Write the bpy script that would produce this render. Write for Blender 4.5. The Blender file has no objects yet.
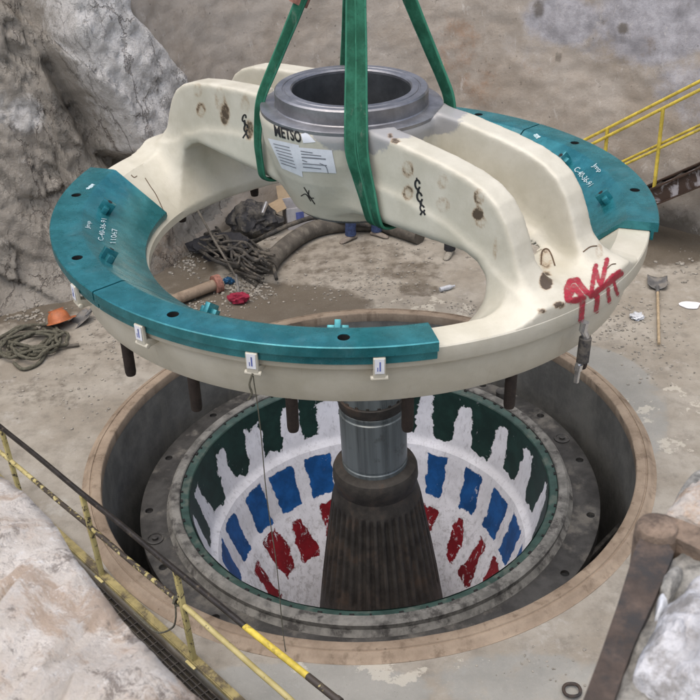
import bpy, bmesh, math, random
import numpy as np
from mathutils import Vector, Matrix, noise as mn
from mathutils.bvhtree import BVHTree
random.seed(7); np.random.seed(7)
C = bpy.context.scene.collection
PI = math.pi
R = math.radians

# ------------------------------------------------------------------ camera
CAMH = 6.1325
PITCH, ROLL, FPX = .543, -.0585, 1000.0
cp, sp = math.cos(PITCH), math.sin(PITCH)
cr, sr = math.cos(ROLL), math.sin(ROLL)
vF = Vector((0, cp, -sp)); vU0 = Vector((0, sp, cp)); vR0 = Vector((1, 0, 0))
vR = vR0 * cr + vU0 * sr; vU = vU0 * cr - vR0 * sr
CAM = Vector((0, 0, CAMH))
def ray(x, y): return vF + vR * ((x - 350) / FPX) - vU * ((y - 350) / FPX)
def at(x, y, z=0.0):
    d = ray(x, y); return CAM + d * ((z - CAMH) / d.z)
def px(p):
    v = Vector(p) - CAM; d = v.dot(vF)
    if d < .05: return (-9999, -9999)
    return (350 + FPX * v.dot(vR) / d, 350 - FPX * v.dot(vU) / d)
cam = bpy.data.cameras.new('camera'); camo = bpy.data.objects.new('camera', cam); C.objects.link(camo)
m = Matrix((vR, vU, -vF)).transposed().to_4x4(); m.translation = CAM; camo.matrix_world = m
cam.sensor_width = 36; cam.lens = 36 * FPX / 700; cam.clip_start = .05; cam.clip_end = 500
cam.dof.use_dof = True; cam.dof.focus_distance = 8.5; cam.dof.aperture_fstop = 11.0
bpy.context.scene.camera = camo

# ------------------------------------------------------------------ materials
class NT:
    def __init__(s, name, rough=.6, metal=0.0, spec=.5):
        s.m = bpy.data.materials.new(name); s.m.use_nodes = True
        s.t = s.m.node_tree; s.t.nodes.clear()
        s.o = s.t.nodes.new('ShaderNodeOutputMaterial'); s.b = s.t.nodes.new('ShaderNodeBsdfPrincipled')
        s.t.links.new(s.b.outputs[0], s.o.inputs[0])
        s.b.inputs['Roughness'].default_value = rough; s.b.inputs['Metallic'].default_value = metal
        s.b.inputs['Specular IOR Level'].default_value = spec
        s.co = s.t.nodes.new('ShaderNodeTexCoord')
    def put(s, sock, v):
        if isinstance(v, bpy.types.NodeSocket): s.t.links.new(v, sock)
        elif isinstance(v, (tuple, list)) and len(v) == 3 and sock.type == 'RGBA': sock.default_value = (*v, 1)
        else: sock.default_value = v
    def coord(s, scale=(1, 1, 1), which='Object'):
        mp = s.t.nodes.new('ShaderNodeMapping'); s.t.links.new(s.co.outputs[which], mp.inputs[0])
        mp.inputs['Scale'].default_value = scale; return mp.outputs[0]
    def noise(s, scale=5, detail=4, rough=.6, stretch=(1, 1, 1), dist=0.0):
        n = s.t.nodes.new('ShaderNodeTexNoise'); n.inputs['Scale'].default_value = scale
        n.inputs['Detail'].default_value = detail; n.inputs['Roughness'].default_value = rough
        n.inputs['Distortion'].default_value = dist
        s.t.links.new(s.coord(stretch), n.inputs['Vector']); return n.outputs['Fac']
    def vor(s, scale=5, feature='F1', stretch=(1, 1, 1)):
        n = s.t.nodes.new('ShaderNodeTexVoronoi'); n.feature = feature; n.inputs['Scale'].default_value = scale
        s.t.links.new(s.coord(stretch), n.inputs['Vector']); return n.outputs['Distance']
    def crack(s, scale, warp=.35, stretch=(1, 1, 1), wscale=2.0):
        """distance to the edges of warped cells: thin broken lines when ramped"""
        nz = s.t.nodes.new('ShaderNodeTexNoise'); nz.inputs['Scale'].default_value = wscale; nz.inputs['Detail'].default_value = 6; nz.inputs['Roughness'].default_value = .7
        co = s.coord(stretch); s.t.links.new(co, nz.inputs['Vector'])
        sc = s.t.nodes.new('ShaderNodeVectorMath'); sc.operation = 'SCALE'; s.t.links.new(nz.outputs['Color'], sc.inputs[0]); sc.inputs['Scale'].default_value = warp
        ad = s.t.nodes.new('ShaderNodeVectorMath'); s.t.links.new(co, ad.inputs[0]); s.t.links.new(sc.outputs[0], ad.inputs[1])
        n = s.t.nodes.new('ShaderNodeTexVoronoi'); n.feature = 'DISTANCE_TO_EDGE'; n.inputs['Scale'].default_value = scale; s.t.links.new(ad.outputs[0], n.inputs['Vector']); return n.outputs['Distance']
    def ramp(s, fac, a, b, va=0.0, vb=1.0):
        n = s.t.nodes.new('ShaderNodeMapRange'); n.clamp = True; n.interpolation_type = 'SMOOTHSTEP'
        s.put(n.inputs['Value'], fac)
        for k, v in zip(('From Min', 'From Max', 'To Min', 'To Max'), (a, b, va, vb)): s.put(n.inputs[k], v)
        return n.outputs[0]
    def mix(s, f, a, b):
        n = s.t.nodes.new('ShaderNodeMix'); n.data_type = 'RGBA'
        s.put(n.inputs[0], f); s.put(n.inputs[6], a); s.put(n.inputs[7], b); return n.outputs[2]
    def mth(s, op, a, b=0.0):
        n = s.t.nodes.new('ShaderNodeMath'); n.operation = op; s.put(n.inputs[0], a); s.put(n.inputs[1], b); return n.outputs[0]
    def attr(s, name):
        n = s.t.nodes.new('ShaderNodeAttribute'); n.attribute_name = name; return n.outputs['Fac']
    def sep(s, i):
        n = s.t.nodes.new('ShaderNodeSeparateXYZ'); s.t.links.new(s.co.outputs['Object'], n.inputs[0]); return n.outputs[i]
    def bump(s, h, strength=.3, dist=.02):
        n = s.t.nodes.new('ShaderNodeBump'); n.inputs['Strength'].default_value = strength; n.inputs['Distance'].default_value = dist
        s.put(n.inputs['Height'], h); s.t.links.new(n.outputs[0], s.b.inputs['Normal']); return s
    def color(s, c): s.put(s.b.inputs['Base Color'], c); return s
    def rough(s, v): s.put(s.b.inputs['Roughness'], v); return s

def mat(name, col, rough=.6, metal=0.0, var=.25, scale=6, bump=.15, dirt=None, dirt_amt=.5, dscale=4, stretch=(1, 1, 1), spec=.5, bdist=.01):
    n = NT(name, rough, metal, spec)
    f = n.noise(scale, 6, .65, stretch)
    c = n.mix(n.ramp(f, .3, .7), tuple(x * (1 - var) for x in col), tuple(min(1, x * (1 + var)) for x in col))
    if dirt:
        d = n.ramp(n.noise(dscale, 8, .7), .62 - dirt_amt * .3, .78 - dirt_amt * .3)
        c = n.mix(n.mth('MULTIPLY', d, min(1, .4 + dirt_amt)), c, dirt)
        n.rough(n.mth('ADD', n.mth('MULTIPLY', d, .3), rough))
    n.color(c); n.bump(n.noise(scale * 4, 5, .6, stretch), bump, bdist)
    return n.m

M = {}
# floor: rough grey concrete, wet brown stains, pale cement patches, all from vertex attributes broken up by noise
n = NT('floor_concrete', .8, 0, .3)
big = n.noise(.9, 8, .65); mid = n.noise(5, 8, .7); fine = n.noise(38, 6, .7)
c = n.mix(n.ramp(big, .35, .65), (.245, .218, .178), (.345, .32, .275))
c = n.mix(n.ramp(mid, .42, .72, 0, .6), c, (.155, .14, .118))
c = n.mix(n.ramp(n.noise(2.3, 9, .75), .55, .66, 0, .5), c, (.40, .385, .355))
wet = n.ramp(n.mth('ADD', n.attr('wet'), n.mth('MULTIPLY', n.mth('SUBTRACT', mid, .5), 1.1)), .35, .75)
c = n.mix(n.mth('MULTIPLY', wet, .8), c, (.085, .068, .048))
smooth = n.ramp(n.mth('ADD', n.attr('smooth'), n.mth('MULTIPLY', n.mth('SUBTRACT', mid, .5), .6)), .4, .6)
c = n.mix(n.mth('MULTIPLY', smooth, .75), c, n.mix(n.ramp(big, .3, .7), (.235, .24, .225), (.30, .30, .28)))
pale = n.ramp(n.mth('ADD', n.attr('pale'), n.mth('MULTIPLY', n.mth('SUBTRACT', n.noise(3.2, 8, .7), .5), 2.2)), .62, .68)
c = n.mix(n.mth('MULTIPLY', pale, .62), c, (.50, .47, .40))
speck = n.ramp(n.vor(26), .0, .16, 1, 0)
c = n.mix(n.mth('MULTIPLY', speck, n.ramp(big, .4, .6, .1, .6)), c, (.10, .09, .075))
c = n.mix(n.ramp(fine, .55, .8, 0, .45), c, (.47, .45, .41))
n.color(c); n.rough(n.mth('SUBTRACT', .85, n.mth('MULTIPLY', wet, .35)))
n.bump(n.mth('ADD', n.mth('MULTIPLY', mid, 1.2), n.mth('MULTIPLY', fine, .5)), .55, .014); M['floor'] = n.m

def streaky(name, a, b, streak, rough=.8, st=.5, bump=.3):
    n = NT(name, rough, 0, .3)
    c = n.mix(n.ramp(n.noise(2, 8, .7), .35, .65), a, b)
    c = n.mix(n.mth('MULTIPLY', n.ramp(n.noise(6, 6, .7, (1, 1, .12)), .5, .7), st), c, streak)
    c = n.mix(n.ramp(n.vor(9), .0, .12, .6, 0), c, tuple(x * .5 for x in streak))
    n.color(c); n.bump(n.noise(22, 6, .7), bump, .02); return n.m
M['pitwall'] = streaky('pit_wall_concrete', (.13, .128, .118), (.22, .215, .195), (.23, .22, .19))
M['collar'] = streaky('collar_concrete', (.225, .172, .125), (.33, .262, .195), (.12, .085, .058), st=.75)
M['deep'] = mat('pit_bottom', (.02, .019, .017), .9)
M['flange'] = mat('shell_steel', (.050, .048, .045), .55, .25, .4, 5, .4, (.17, .158, .138), .42, 3)
M['lip'] = mat('shell_lip', (.17, .165, .15), .7, .1, .4, 7, .4, (.045, .042, .04), .45, 6)
M['greenrim'] = mat('green_rim_paint', (.028, .062, .052), .45, 0, .3, 8, .2, (.10, .12, .10), .4, 6)
M['hole'] = mat('hole_shade_black', (.008, .008, .008), .8, 0, .1)  # near-black colour standing in for the shade inside holes and notches
# liner panels: the coloured casting under ragged, brushed-on white backing paint
def liner(name, col, amp, scr):
    n = NT(name, .38, 0, .5)
    ed = n.attr('edge')
    rag = n.mth('ADD', n.mth('MULTIPLY', n.mth('SUBTRACT', n.noise(7, 3, .5), .5), amp), n.mth('MULTIPLY', n.mth('SUBTRACT', n.noise(24, 7, .7), .5), amp * .45))
    w = n.ramp(n.mth('ADD', ed, rag), -.004, .006)
    sc = n.mth('MULTIPLY', n.ramp(n.noise(9, 7, .75, (1, 1, .6), 1.2), scr, scr + .02), n.ramp(ed, -.14, -.02))
    w = n.mth('MAXIMUM', w, sc)
    brush = n.noise(26, 6, .7, (1, 1, .35))
    white = n.mix(n.ramp(n.noise(2.2, 5, .6), .35, .7), (.70, .70, .73), (.86, .86, .90))
    white = n.mix(n.ramp(brush, .51, .70, 0, .6), white, (.40, .39, .41))
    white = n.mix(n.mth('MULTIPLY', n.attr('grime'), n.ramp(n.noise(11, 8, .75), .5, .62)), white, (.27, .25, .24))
    cc = n.mix(n.ramp(n.noise(5, 6, .65), .35, .7), tuple(x * .7 for x in col), tuple(x * 1.25 for x in col))
    n.color(n.mix(w, cc, white)); n.rough(n.ramp(w, 0, 1, .55, .55)); n.b.inputs['Specular IOR Level'].default_value = .3
    n.bump(n.mth('ADD', n.mth('MULTIPLY', w, .9), n.mth('MULTIPLY', brush, n.mth('MULTIPLY', w, .7))), .6, .015)
    return n.m
M['L1'] = liner('liner_dark_green', (.010, .034, .027), .16, .655)
M['L2'] = liner('liner_blue', (.010, .085, .27), .11, .64)
M['L3'] = liner('liner_red', (.20, .008, .014), .14, .575)
# shaft and mantle
M['mantle'] = mat('mantle_steel', (.046, .041, .035), .6, .15, .35, 6, .4, (.085, .06, .045), .4, 3, spec=.3)
n = NT('shaft_steel', .32, .4)
st = n.noise(12, 4, .6, (1, 1, .04)); c = n.mix(n.ramp(st, .35, .65), (.12, .135, .135), (.20, .225, .225))
c = n.mix(n.ramp(n.noise(5, 6, .7), .55, .7, 0, .6), c, (.05, .05, .045)); n.color(c); n.rough(n.ramp(st, .3, .7, .25, .45)); n.bump(st, .05, .005); M['shaft'] = n.m
# spider paints
n = NT('cream_paint', .36, 0, .5)
f = n.noise(3, 7, .65); c = n.mix(n.ramp(f, .35, .7), (.47, .445, .36), (.55, .525, .44))
c = n.mix(n.mth('MULTIPLY', n.ramp(n.noise(9, 8, .75), .60, .75), .35), c, (.36, .32, .24))
gr = n.ramp(n.mth('ADD', n.attr('grey'), n.mth('MULTIPLY', n.mth('SUBTRACT', n.noise(14, 7, .7), .5), .9)), .45, .62)
c = n.mix(n.mth('MULTIPLY', gr, .85), c, (.27, .27, .28))
bn0 = n.mth('ADD', n.attr('burn'), n.mth('MULTIPLY', n.mth('SUBTRACT', n.noise(19, 8, .78), .5), 1.5))
c = n.mix(n.mth('MULTIPLY', n.ramp(bn0, .12, .75), .75), c, (.30, .20, .11))
c = n.mix(n.mth('MULTIPLY', n.ramp(bn0, .50, .80), .92), c, (.055, .038, .024))
sk_ = n.ramp(n.noise(10, 7, .75, (1, 1, .14), .2), .60, .72); c = n.mix(n.mth('MULTIPLY', sk_, .28), c, (.33, .27, .18)); c = n.mix(n.ramp(n.noise(45, 8, .8), .66, .72, 0, .55), c, (.24, .19, .13))
c = n.mix(n.ramp(n.vor(7), .0, .028, .75, 0), c, (.10, .07, .04))
n.color(c); n.rough(n.ramp(f, .3, .7, .30, .45)); n.bump(n.mth('ADD', n.noise(14, 5, .6), n.mth('MULTIPLY', n.noise(55, 4, .6), .35)), .22, .01); M['cream'] = n.m
n = NT('teal_paint', .2, .5, .7)
f = n.noise(5, 7, .7); c = n.mix(n.ramp(f, .35, .7), (.014, .140, .160), (.034, .225, .262))
c = n.mix(n.mth('MULTIPLY', n.ramp(n.noise(3.5, 9, .75, (1, 1, 1), .6), .60, .72), .4), c, (.16, .36, .40))
c = n.mix(n.ramp(n.vor(4.1), .0, .022, .8, 0), c, (.12, .07, .04)); c = n.mix(n.ramp(n.noise(13, 9, .8, (1, 1, 1), .3), .66, .70, 0, .6), c, (.13, .10, .075)); c = n.mix(n.ramp(n.noise(2.2, 6, .7), .5, .7, 0, .10), c, (.30, .33, .32))
n.color(c); n.rough(n.ramp(n.noise(6, 6, .7), .35, .7, .22, .38)); n.bump(n.noise(11, 5, .6), .14, .008); M['teal'] = n.m
n = NT('machined_steel', .38, .75)
c = n.mix(n.ramp(n.noise(4, 6, .7), .35, .7), (.20, .20, .212), (.32, .32, .338)); c = n.mix(n.ramp(n.noise(11, 8, .75), .58, .72, 0, .6), c, (.17, .165, .165))
n.color(c); n.rough(n.ramp(n.noise(7, 5, .7), .3, .7, .36, .5)); n.bump(n.noise(60, 3, .5, (1, 1, 6)), .04, .003); M['steel'] = n.m
M['bore'] = mat('bore_steel', (.11, .115, .12), .4, .6, .25, 5, .1)
M['stud'] = mat('rusty_stud', (.022, .015, .012), .75, .2, .4, 14, .4)
M['sling'] = None
n = NT('green_webbing', .85, 0, .25); eg = n.attr('edge')
c = n.mix(n.ramp(n.noise(6, 6, .7), .35, .7), (.008, .062, .034), (.022, .125, .075)); c = n.mix(n.ramp(n.noise(10, 8, .75, (1, 1, .3)), .56, .72, 0, .65), c, (.16, .19, .15))
wv = n.t.nodes.new('ShaderNodeTexWave'); wv.inputs['Scale'].default_value = 45; n.t.links.new(n.coord((.2, .2, 1)), wv.inputs[0])
c = n.mix(n.mth('MULTIPLY', n.ramp(eg, .45, .75), n.ramp(n.noise(5, 6, .7, (1, 1, .3)), .3, .7, .35, .9)), c, (.05, .22, .14)); c = n.mix(n.ramp(n.noise(30, 6, .75), .58, .7, 0, .6), c, (.008, .03, .02))
n.color(c); n.bump(n.mth('ADD', wv.outputs['Fac'], n.noise(70, 3)), .35, .004); M['sling'] = n.m
M['sleeve'] = mat('faded_red_sleeve', (.26, .12, .09), .9, 0, .35, 20, .4)
n = NT('faded_yellow', .5)
c = n.mix(n.ramp(n.noise(5, 5), .3, .7), (.36, .30, .115), (.50, .43, .20))
chip = n.ramp(n.mth('ADD', n.noise(15, 8, .75), n.mth('MULTIPLY', n.attr('wear'), .22)), .62, .65)
n.color(n.mix(chip, c, (.045, .035, .028))); n.bump(chip, -.3, .004); M['yellow_old'] = n.m
M['yellow'] = mat('yellow_paint', (.54, .42, .06), .5, 0, .25, 8, .1, (.12, .09, .04), .30, 12)
M['blackpipe'] = mat('bare_black_pipe', (.030, .026, .024), .38, .4, .4, 8, .2, (.15, .12, .08), .25, 14)
M['brown'] = mat('brown_channel', (.045, .026, .018), .6, .1, .3, 6, .2)
n = NT('brown_channel_smeared', .6)
w = n.ramp(n.noise(4.5, 8, .7, (1, 1, 1.0), .8), .47, .60); n.color(n.mix(n.mth('MULTIPLY', w, .8), (.055, .033, .024), (.50, .48, .50))); n.bump(n.noise(30), .2); M['smear'] = n.m
M['grate'] = mat('grating_steel', (.035, .030, .026), .7, .2, .4, 10, .2, (.12, .10, .075), .3, 6)
# walls
def rockmat(name):
    n = NT(name, .88, 0, .25)
    a = n.noise(1.3, 10, .72); b = n.noise(6, 10, .75); fine = n.noise(34, 8, .75)
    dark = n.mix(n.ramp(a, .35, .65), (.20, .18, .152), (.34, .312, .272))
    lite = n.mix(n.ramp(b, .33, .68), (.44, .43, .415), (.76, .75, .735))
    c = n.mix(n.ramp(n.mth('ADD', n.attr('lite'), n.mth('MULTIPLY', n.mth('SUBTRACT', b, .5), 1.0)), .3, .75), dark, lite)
    c = n.mix(n.ramp(n.mth('ADD', n.attr('rust'), n.mth('MULTIPLY', n.mth('SUBTRACT', b, .5), 1.4)), .55, .95, 0, .65), c, (.20, .125, .068))
    c = n.mix(n.ramp(b, .58, .74, 0, .45), c, (.115, .10, .082))
    c = n.mix(n.ramp(n.noise(3.1, 9, .75, (1, 1, 1), .5), .56, .68, 0, .45), c, (.36, .345, .32))
    c = n.mix(n.ramp(fine, .58, .78, 0, .35), c, (.07, .065, .055))
    ck1 = n.crack(1.5, .9, (1.3, 1.3, .6), 1.2); ck2 = n.crack(5.0, .5, (1.2, 1.2, .7), 3.0)
    brk = n.ramp(n.noise(2.6, 5, .6), .46, .60)
    k1 = n.mth('MULTIPLY', n.ramp(ck1, .0, .035, 1, 0), n.ramp(n.noise(1.9, 5, .6), .42, .58)); k2 = n.mth('MULTIPLY', n.ramp(ck2, .0, .05, 1, 0), brk)
    c = n.mix(n.mth('MULTIPLY', k1, .5), c, (.07, .042, .034)); c = n.mix(n.mth('MULTIPLY', k2, .12), c, (.07, .06, .048))
    c = n.mix(n.ramp(n.noise(17, 9, .8), .60, .68, 0, .55), c, (.52, .51, .50))
    hgt = n.mth('SUBTRACT', n.mth('ADD', n.mth('MULTIPLY', b, 1.5), n.mth('MULTIPLY', fine, .7)), n.mth('ADD', k1, n.mth('MULTIPLY', k2, .5)))
    c = n.mix(.16, c, (.62, .575, .51)); n.color(c); n.bump(hgt, .9, .035); return n.m
M['rock'] = rockmat('pit_rock')
n = NT('old_concrete_wall', .85, 0, .25)
a = n.noise(.8, 9, .7); b = n.noise(4, 9, .72); fine = n.noise(28, 7, .75); scr = n.noise(6, 8, .75, (1, 1, .32), .5)
c = n.mix(n.ramp(a, .35, .65), (.30, .258, .212), (.40, .362, .318))
blue = n.ramp(n.mth('ADD', n.attr('blue'), n.mth('MULTIPLY', n.mth('SUBTRACT', a, .5), 2.0)), .35, .8)
c = n.mix(n.mth('MULTIPLY', blue, .85), c, n.mix(n.ramp(b, .35, .7), (.25, .25, .275), (.44, .44, .48)))
rust = n.ramp(n.mth('ADD', n.attr('rust'), n.mth('MULTIPLY', n.mth('SUBTRACT', b, .5), 1.4)), .45, .95)
c = n.mix(n.mth('MULTIPLY', rust, .75), c, (.285, .165, .095))
dk = n.ramp(n.mth('ADD', n.attr('dark'), n.mth('MULTIPLY', n.mth('SUBTRACT', b, .5), 1.2)), .4, .9)
c = n.mix(n.mth('MULTIPLY', dk, .8), c, (.10, .085, .066))
c = n.mix(n.ramp(scr, .55, .70, 0, .32), c, (.15, .125, .10)); c = n.mix(n.ramp(n.noise(22, 9, .8), .58, .70, 0, .5), c, (.13, .115, .095))
c = n.mix(n.ramp(n.noise(7, 9, .78, (1, 1, .5), .4), .57, .67, 0, .55), c, (.54, .51, .475))
c = n.mix(n.ramp(n.noise(3.7, 10, .8), .60, .68, 0, .65), c, (.085, .073, .058))
c = n.mix(n.ramp(n.vor(5), .0, .10, .75, 0), c, (.06, .055, .05))
n.color(c); n.bump(n.mth('ADD', n.mth('ADD', b, scr), n.mth('MULTIPLY', fine, .5)), .6, .025); M['wall'] = n.m
n = NT('ledge_rock', .85, 0, .3)
a = n.noise(4, 9, .72); b = n.noise(13, 10, .75); fine = n.noise(60, 8, .75)
c = n.mix(n.ramp(a, .40, .60), (.54, .49, .435), (.78, .735, .68)); c = n.mix(n.ramp(n.noise(6, 7, .7), .52, .68, 0, .7), c, (.54, .40, .30))
c = n.mix(n.ramp(b, .52, .66, 0, .75), c, (.60, .59, .585)); c = n.mix(n.ramp(n.noise(10, 8, .75), .60, .70, 0, .7), c, (.40, .345, .30))
c = n.mix(n.ramp(fine, .56, .72, 0, .45), c, (.27, .235, .21)); c = n.mix(n.mth('MULTIPLY', n.ramp(n.crack(7, .5, (1, 1, 1), 5), .0, .05, .7, 0), n.ramp(a, .42, .55)), c, (.15, .125, .11)); c = n.mix(n.ramp(n.noise(32, 8, .8), .60, .66, 0, .8), c, (.74, .73, .73)); c = n.mix(n.ramp(n.vor(16), .0, .2, .45, 0), c, (.66, .65, .65)); c = n.mix(.34, c, (.95, .86, .765)); c = n.mix(n.ramp(n.noise(3.2, 9, .78, (1, 1, 1), .8), .50, .60, 0, .8), c, (.50, .37, .27)); c = n.mix(n.ramp(n.noise(7, 9, .8, (1, 1, 1), .4), .54, .61, 0, .8), c, (.24, .20, .175)); c = n.mix(n.ramp(n.noise(16, 9, .8), .58, .64, 0, .75), c, (.90, .88, .86)); c = n.mix(n.ramp(n.noise(40, 9, .8), .60, .67, 0, .6), c, (.22, .19, .17))
n.color(c); n.bump(n.mth('ADD', b, n.mth('MULTIPLY', fine, .8)), 1.0, .016); M['ledge'] = n.m
M['gravel'] = mat('grey_gravel', (.19, .185, .17), .9, 0, .5, 30, .6, (.33, .32, .29), .5, 12)
M['rubble'] = mat('pale_rubble', (.27, .25, .215), .9, 0, .4, 18, .4)
M['whiterock'] = mat('white_rock', (.42, .42, .435), .8, 0, .3, 12, .9, (.20, .19, .18), .5, 10)
M['sand'] = mat('sandy_rock', (.40, .305, .23), .9, 0, .4, 24, .8, (.42, .385, .35), .6, 14)
M['rust'] = mat('rusty_plate', (.075, .054, .042), .78, .15, .5, 9, .6, (.040, .038, .038), .6, 7)
M['rusttop'] = mat('dusty_rust', (.17, .125, .092), .85, .1, .45, 14, .7, (.07, .052, .042), .5, 12)
M['dirtyyellow'] = mat('dirty_yellow_board', (.25, .205, .085), .65, 0, .35, 7, .2, (.07, .055, .04), .5, 6)
M['rope'] = mat('old_rope', (.10, .095, .07), .95, 0, .4, 40, .6)
M['orange'] = mat('orange_plastic', (.38, .12, .045), .55, 0, .25, 12, .1, (.2, .13, .09), .3, 9)
M['spade'] = mat('dusty_spade_steel', (.14, .14, .14), .6, .3, .3, 10, .2, (.24, .22, .19), .5, 8)
M['wood'] = mat('handle_wood', (.36, .28, .18), .7, 0, .25, 20, .2, stretch=(1, 1, .2))
M['hose'] = mat('black_hose', (.032, .030, .027), .7, 0, .4, 10, .3, (.12, .105, .085), .55, 8)
M['kerb'] = mat('dirty_hose', (.085, .075, .062), .85, 0, .3, 8, .4, (.16, .145, .12), .5, 5)
M['card'] = mat('cardboard', (.42, .41, .42), .8, 0, .12, 8, .1)
M['cardbrown'] = mat('cardboard_edge', (.34, .26, .17), .85, 0, .12, 8, .1)
M['print'] = mat('blue_print', (.10, .13, .36), .7, 0, .25, 12, .05)
M['bag'] = mat('black_plastic', (.02, .02, .023), .7, 0, .3, 8, .5, (.11, .10, .085), .6, 7)
M['pink'] = mat('red_bristles', (.24, .010, .035), .85, 0, .3, 30, .6)
M['bluebit'] = mat('blue_plastic', (.02, .10, .22), .4)
M['paper'] = mat('white_paper', (.74, .74, .77), .7, 0, .05, 12, .15)
M['ink'] = mat('black_ink', (.012, .012, .013), .6, 0, .1)
M['greyink'] = mat('grey_ink', (.17, .18, .20), .7, 0, .1)
M['scorch'] = mat('scorched_paint', (.10, .065, .038), .8, 0, .4, 30, .2)
M['whitepaint'] = mat('white_stencil_paint', (.42, .52, .55), .6, 0, .3, 60, .05, (.10, .26, .28), .5, 40)
M['redspray'] = mat('red_spray_paint', (.40, .010, .035), .5, 0, .3, 10, .1, (.50, .10, .11), .3, 14)
n = NT('red_spray_overspray', .55)
dd = n.mth('ADD', n.attr('d'), n.mth('MULTIPLY', n.mth('SUBTRACT', n.noise(24, 7, .75), .5), 3.2))
al = n.mth('MAXIMUM', n.ramp(dd, .9, -.5), n.mth('MULTIPLY', n.ramp(n.attr('d'), 3.2, -.3), n.ramp(n.noise(90, 4, .7), .54, .64, 0, .8)))
al = n.mth('MULTIPLY', al, n.ramp(n.noise(17, 8, .75), .34, .60, .55, 1.0))
n.color(n.mix(n.ramp(n.noise(9, 8, .75), .42, .66), (.27, .005, .022), (.40, .03, .05)))
tr_ = n.t.nodes.new('ShaderNodeBsdfTransparent'); mx = n.t.nodes.new('ShaderNodeMixShader'); n.t.links.new(al, mx.inputs[0]); n.t.links.new(tr_.outputs[0], mx.inputs[1]); n.t.links.new(n.b.outputs[0], mx.inputs[2]); n.t.links.new(mx.outputs[0], n.o.inputs[0]); M['spray'] = n.m
M['label'] = mat('label_paper', (.66, .68, .72), .5, 0, .06, 14, .05)
M['clear'] = mat('hazy_plastic', (.48, .50, .53), .25, 0, .2, 14, .3)
M['chrome'] = mat('bright_metal', (.55, .56, .58), .25, .9, .2, 10, .05)
M['jeans'] = mat('blue_denim', (.035, .055, .13), .9, 0, .35, 30, .3)
M['darkcloth'] = mat('dark_cloth', (.022, .022, .026), .9, 0, .3, 30, .3)
M['shirt'] = mat('work_shirt', (.16, .18, .20), .9, 0, .2, 20, .2)
M['skin'] = mat('skin', (.38, .22, .15), .55, 0, .1, 20, .1)
M['boot'] = mat('dusty_boot', (.20, .17, .14), .8, 0, .3, 16, .3)
M['bootpale'] = mat('pale_boot', (.27, .25, .21), .8, 0, .3, 16, .3)
M['hat'] = mat('white_hard_hat', (.7, .7, .68), .3)
M['trunk'] = None

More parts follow.
